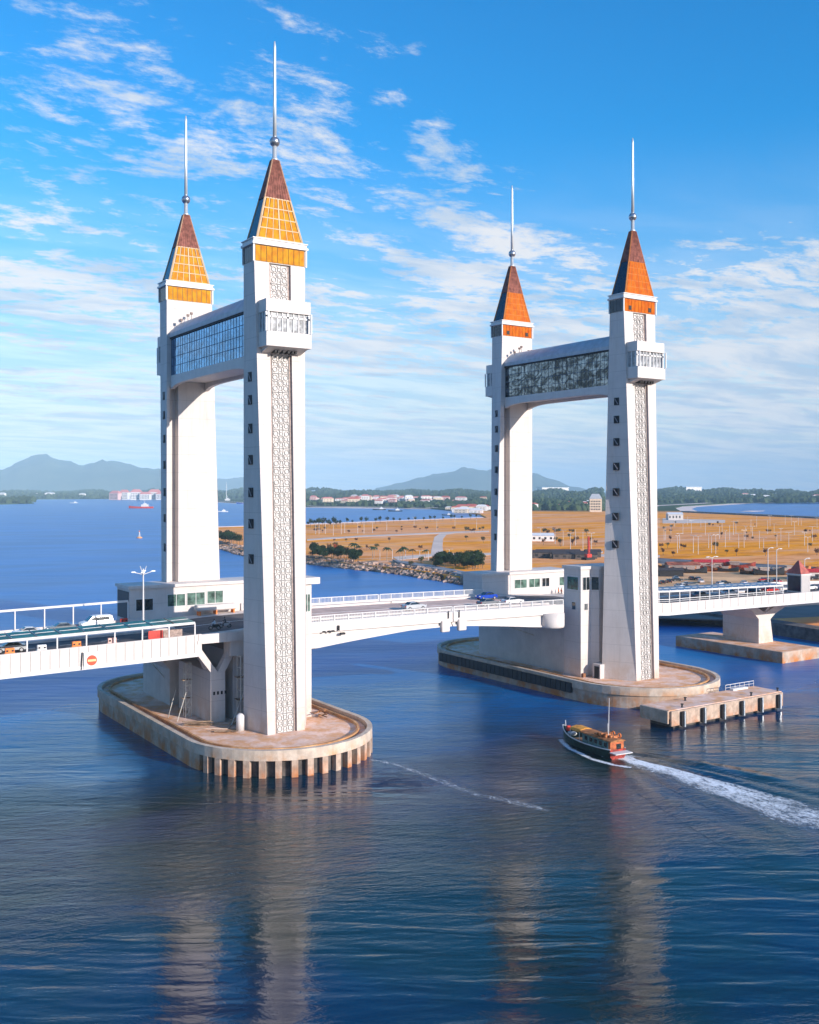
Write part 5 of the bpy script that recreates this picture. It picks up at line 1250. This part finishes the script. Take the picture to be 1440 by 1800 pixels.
# crane
x, y = onz(1034, 984, LAND); T = thing('crane', (x, y, LAND), 'red crawler crane with raised boom behind the stair turret', 'crane')
MB().box(x-3, x+3, y-2, y+2, LAND, LAND+1.3).build('track', M_BLACK, T); MB().box(x-1.6, x+1.6, y-1.1, y+1.1, LAND+1.3, LAND+3.0).build('cab', M_RED, T)
q = MB(); b0 = Vector((x+.5, y, LAND+3)); b1 = Vector((x+1.2, y+1, LAND+12))
for du in (-.35, .35):
    for dv in (-.35, .35): q.tube(b0+Vector((du, dv, 0)), b1+Vector((du*.5, dv*.5, 0)), .2, 4)
for k in range(9):
    p_ = b0.lerp(b1, k/9); p2 = b0.lerp(b1, (k+1)/9); q.tube(p_+Vector((-.45, -.45, 0)), p2+Vector((.45, .45, 0)), .13, 4); q.tube(p_+Vector((.45, -.45, 0)), p2+Vector((-.45, .45, 0)), .13, 4)
q.build('boom', M_RED, T)
# ------------------------------------------------------------------ far town
HW = [('white', mat('house_white', (.80, .76, .72), .8)), ('cream', mat('house_cream', (.72, .58, .42), .8)), ('pink', mat('house_pink', (.72, .46, .42), .8))]
HR = [('pink', mat('roof_pink', (.62, .22, .20), .8)), ('red', mat('roof_red', (.50, .10, .07), .8)), ('grey', mat('roof_grey', (.40, .42, .44), .7)), ('white', mat('roof_white', (.78, .76, .74), .7))]
hp = {}
def house(x, y, w_, d_, h_, iw, ir, where, z=LAND, rz=None, block=False):
    key = (iw, ir, block); lab = '%s %s with %s roof %s' % (HW[iw][0], 'apartment block' if block else 'house', HR[ir][0], where); grp = 'buildings '+where
    rz = R.uniform(-.9, -.3) if rz is None else rz
    if key not in hp:
        T = thing('apartment_block' if block else 'house', (0, 0, 0), lab, 'building', grp)
        q = MB().box(-.5, .5, -.5, .5, 0, 1)
        MB().loft([[(-.54, -.54, 1), (.54, -.54, 1), (.54, .54, 1), (-.54, .54, 1)], [(-.3, -.08, 1.38), (.3, -.08, 1.38), (.3, .08, 1.38), (-.3, .08, 1.38)]]).build('roof', HR[ir][1], T)
        for r_ in range(4 if block else 2):
            for c in range(6 if block else 3):
                k = 6 if block else 3; u = -.42+c*.84/k; q.box(u, u+.5/k, -.51, -.5, .15+r_*(.2 if block else .4), .15+r_*(.2 if block else .4)+.11); q.box(-.51, -.5, u, u+.5/k, .15+r_*(.2 if block else .4), .15+r_*(.2 if block else .4)+.11)
        wl_ = q.build('wall', HW[iw][1], T); wl_.data.materials.append(M_WIN)
        for pl in wl_.data.polygons[6:]: pl.material_index = 1
        hp[key] = T
        T.location = (x, y, z); T.rotation_euler = (0, 0, rz); T.scale = (w_, d_, h_); return T
    return dup(hp[key], (x, y, z), rz, lab, grp, (w_, d_, h_))
for px, w_ in ((203, 38), (219, 34), (240, 42), (256, 40), (272, 46), (285, 40)): 
    x, y = atd(px, 3900+R.uniform(-60, 60)); house(x, y, w_, 26, R.uniform(22, 30), R.randrange(3) % 2 * 2, 0, 'on the far shore at the left', block=True)
for i in range(16): x, y = atd(R.uniform(0, 285), R.uniform(4500, 5200)); house(x, y, R.uniform(20, 40), 14, R.uniform(7, 12), 0, R.choice((2, 3, 3)), 'low on the far shore at the left', z=R.choice((LAND, 14)))
for i in range(64):
    px = R.gauss(670, 70); 
    if not 545 < px < 850: px = R.uniform(550, 850)
    x, y = atd(px, R.uniform(2330, 2900)); house(x, y, R.uniform(14, 30), R.uniform(9, 14), R.uniform(5, 9), R.choice((0, 0, 1, 2)), R.choice((0, 0, 0, 1, 3)), 'on the far bank behind the field', z=LAND+R.uniform(5, 15))
for i in range(26): x, y = atd(R.uniform(935, 1050), R.uniform(1750, 2700)); house(x, y, R.uniform(12, 24), 10, R.uniform(4, 8), R.randrange(3), R.choice((0, 1, 2, 3)), 'in the town between the right towers', z=LAND+R.uniform(0, 6))
for i in range(16): x, y = atd(R.uniform(790, 860), R.uniform(1600, 1950)); house(x, y, R.uniform(12, 24), 10, R.uniform(4, 8), R.choice((0, 1)), R.choice((1, 3, 3)), 'at the end of the inlet')
for i in range(14): x, y = atd(R.uniform(1160, 1440), R.uniform(3300, 4800)); house(x, y, R.uniform(16, 34), 12, R.uniform(5, 9), 0, R.choice((0, 2, 3)), 'on the shore behind the beach', z=LAND+R.uniform(4, 18))
x, y = atd(1047, 1700); T = house(x, y, 20, 14, 22, 1, 2, 'in the town, the tall block beside the rightmost tower', block=True)
def hall(px, d, w_, h_, label):
    x, y = atd(px, d); T = thing('hall', (x, y, LAND), label, 'building'); MB().box(x-w_/2, x+w_/2, y-20, y+20, LAND, LAND+h_).build('wall', HW[0][1], T); MB().box(x-w_/2-2, x+w_/2+2, y-22, y+22, LAND+h_, LAND+h_+3).build('roof', HR[3][1], T)
hall(972, 5200, 180, 48, 'long pale hall on the skyline between the right towers'); hall(1215, 5400, 120, 52, 'long pinkish hall on the skyline right of the rightmost tower')
x, y = atd(398, 4300); T = thing('radio_mast', (x, y, LAND), 'thin white mast on the far shore between the left towers', 'mast'); MB().tube((x, y, LAND), (x, y, 72), 1.3, 5, .6).build('pole', P_WHT, T)
q = MB(); q.tube((x-5, y, 52), (x+5, y, 52), .7, 4); q.build('crossarm', P_WHT, T)
# ------------------------------------------------------------------ far woods (one mass each)
def wood(name, label, spec, seed, m):
    R_ = random.Random(seed); q = MB()
    base = [(0, 0, 1), (.85, 0, .45), (.26, .8, .45), (-.69, .5, .45), (-.69, -.5, .45), (.26, -.8, .45), (.9, .2, -.5), (0, .95, -.5), (-.9, .2, -.5), (-.5, -.8, -.5), (.5, -.8, -.5)]
    fc = [(0, 1, 2), (0, 2, 3), (0, 3, 4), (0, 4, 5), (0, 5, 1), (1, 6, 2), (2, 6, 7), (2, 7, 3), (3, 7, 8), (3, 8, 4), (4, 8, 9), (4, 9, 5), (5, 9, 10), (5, 10, 1), (1, 10, 6)]
    for n, px0, px1, d0, d1, rise, r0, r1 in spec:
        for k in range(n):
            px = R_.uniform(px0, px1); t = R_.random(); d = d0+(d1-d0)*t; x, y = atd(px, d)
            nz = noise.noise(Vector((px*.02, d*.0012, seed))); 
            if noise.noise(Vector((px*.05, d*.004, seed+9))) < -.32: continue
            r = R_.uniform(r0, r1)*(1+.3*nz); zz = LAND+rise*t*(1+.7*nz)
            b = len(q.v); s = [R_.uniform(.75, 1.25) for _ in base]
            q.v += [(x+a*r*s[i]*1.15, y+b_*r*s[i]*1.15, zz+r*.55+c*r*s[i]) for i, (a, b_, c) in enumerate(base)]; q.f += [tuple(b+i for i in f) for f in fc]
    o = q.build(name, m); tag(o, label, 'woods', kind='stuff')
L_WOOD = leafcol('wood_leaf', (.020, .042, .020), (.060, .085, .035), .02)
wood('wood', 'dark belt of trees along the far left shore', [(2600, -60, 300, 4420, 6500, 22, 6, 12), (120, -60, 58, 2860, 3100, 6, 7, 12), (260, 370, 436, 4480, 6500, 26, 8, 14)], 1, L_WOOD)
wood('wood', 'blue green trees behind the golden field and the inlet', [(900, 530, 870, 2330, 2900, 8, 3.5, 7), (4200, 530, 870, 2700, 5400, 26, 6, 11), (300, 700, 870, 2110, 2400, 4, 4, 7)], 2, L_WOOD)
wood('wood', 'trees around the town seen between the right towers', [(1500, 925, 1060, 1800, 4800, 28, 4, 9)], 3, L_WOOD)
wood('wood', 'long belt of trees behind the curved beach', [(3400, 1150, 1470, 2900, 5600, 30, 6, 11)], 4, L_WOOD)
# ------------------------------------------------------------------ hills
def hill(name, peaks, d, depth, seed):
    q = MB(); nx, ny = 90, 14; px0, px1 = peaks[0][0]-60, peaks[-1][0]+60
    for j in range(ny+1):
        dd = d+depth*j/ny
        for i in range(nx+1):
            px = px0+(px1-px0)*i/nx; x, y = atd(px, dd); h = 0
            for (a, ha), (b, hb_) in zip(peaks, peaks[1:]):
                if a <= px <= b: t = (px-a)/(b-a); t = t*t*(3-2*t); h = ha+(hb_-ha)*t
            k = math.sin(pi*j/ny)**.7
            zz = (h/1780*(d+depth*.5)+38)*k if h > 0 else 0
            zz *= 1+.16*noise.fractal(Vector((px*.03, j*.5, seed)), .8, 2.1, 5)*(.3+.7*(1-abs(2*j/ny-1)))
            q.v.append((x, y, zz))
    for j in range(ny):
        for i in range(nx): a = j*(nx+1)+i; q.f.append((a, a+1, a+nx+2, a+nx+1))
    o = q.build(name, leafcol('hill_green', (.03, .055, .03), (.07, .09, .05), .002), smooth=True); o['kind'] = 'structure'
hill('hills', [(-110, 20), (-40, 28), (0, 36), (40, 52), (80, 61), (115, 50), (145, 45), (180, 49), (230, 42), (285, 34), (340, 12), (400, 0)], 9500, 2600, 1)
hill('hills', [(660, 4), (700, 12), (740, 22), (790, 34), (830, 38), (880, 36), (930, 31), (970, 20), (1010, 6), (1040, 0)], 11500, 2600, 4)
hill('hills', [(340, 8), (380, 20), (430, 22), (470, 12), (540, 0)], 13500, 1800, 8)
# ------------------------------------------------------------------ vessels and buoy far left
def vessel(px, py, L, m, label, cabin=True):
    x, y = onz(px, py, 0); T = thing('vessel', (0, 0, 0), label, 'ship'); rings = []
    for i in range(9):
        t = i/8; xx = -L/2+L*t; wd = L*.11*max(.05, math.sin(pi*(.2+t*.76)))**.6; sh = L*.07+L*.05*max(0, t-.6)**1.5*3
        rings.append([(xx, 0, -.5), (xx, wd, .2), (xx, wd, sh), (xx, -wd, sh), (xx, -wd, .2)])
    MB().loft(rings).build('hull', m, T); MB().box(-L*.3, -.02*L, -L*.06, L*.06, L*.07, L*.16).build('cabin', P_WHT, T); MB().box(-L*.22, -L*.1, -L*.05, L*.05, L*.16, L*.21).build('bridge_deck', P_WHT, T); MB().tube((-L*.15, 0, L*.2), (-L*.15, 0, L*.32), L*.007, 5).build('mast', P_WHT, T)
    T.location = (x, y, 0); T.rotation_euler = (0, 0, pi-.58); return T
vessel(248, 893.5, 52, M_RED, 'red hulled ship on the open water left of the left towers')
vessel(395, 882, 60, P_DRK, 'small grey ship moored off the far shore between the left towers'); vessel(428, 885.5, 40, P_BLU, 'blue boat just left of the nearest tower on the far water')
vessel(390, 900, 22, P_WHT, 'small white speedboat between the left towers'); vessel(130, 884.5, 24, P_WHT, 'tiny white boat far out on the left')
for px, py, l in ((667, 896.5, 'left one of two dark fishing boats moored in the inlet'), (695, 899, 'right one of two dark fishing boats moored in the inlet')): vessel(px, py, 26, P_DRK, l)
vessel(786, 906, 16, P_DRK, 'small dark boat at the end of the inlet')
x, y = onz(245, 946, 0); T = thing('buoy', (x, y, 0), 'orange and white channel buoy on the blue water at the left', 'buoy')
MB().lathe((x, y, 0), [(2.2, -.3), (2.4, .4), (2.0, 1.0), (.7, 1.3)], 12).build('float', mat('buoy_orange', (.75, .35, .15), .5), T); q = MB()
for a in range(3): q.tube((x+.9*cos(a*2.1), y+.9*sin(a*2.1), 1), (x, y, 5.2), .22, 5)
q.build('frame', M_TRIM, T); MB().lathe((x, y, 5), [(.4, 0), (.5, .7), (.05, 1.3)], 8).build('lantern', M_ORNG, T)
# ------------------------------------------------------------------ labels: tell look-alikes apart by their place from the left
def ordw(n):
    W = ['leftmost', 'second', 'third', 'fourth', 'fifth', 'sixth', 'seventh', 'eighth', 'ninth', 'tenth']
    if n < 10: return W[n] if n == 0 else W[n]+' from left'
    k = n+1; return '%d%s from left' % (k, 'th' if k % 100 in (11, 12, 13) else {1: 'st', 2: 'nd', 3: 'rd'}.get(k % 10, 'th'))
bylab = {}
for o in list(COL.objects):
    if o.parent is None and 'label' in o: bylab.setdefault(o['label'], []).append(o)
def pxof(o): vx, vy = o.location.x+66.6, o.location.y+155.1; return (vx*FY-vy*FX)/(vx*FX+vy*FY)
for lab, L_ in bylab.items():
    if len(L_) > 1:
        for i, o in enumerate(sorted(L_, key=pxof)): o['label'] = lab+', '+(ordw(i) if i < len(L_)-1 else 'rightmost')
# ------------------------------------------------------------------ haze
hz = MB(); hz.box(-14800, 20900, -12800, 22800, -4, 640)
hm = bpy.data.materials.new('haze_air'); hm.use_nodes = True; T = NT(hm.node_tree); T.n.remove(T.n['Principled BSDF'])
pv = T.new('ShaderNodeVolumePrincipled'); pv.inputs['Color'].default_value = (.52, .79, 1.0, 1); pv.inputs['Density'].default_value = 8.5e-5; pv.inputs['Anisotropy'].default_value = -.3
T.link(pv.outputs[0], T.n['Material Output'].inputs['Volume'])
ho = hz.build('haze', hm); tag(ho, 'thin blue sea haze over the whole scene', 'haze', kind='stuff')
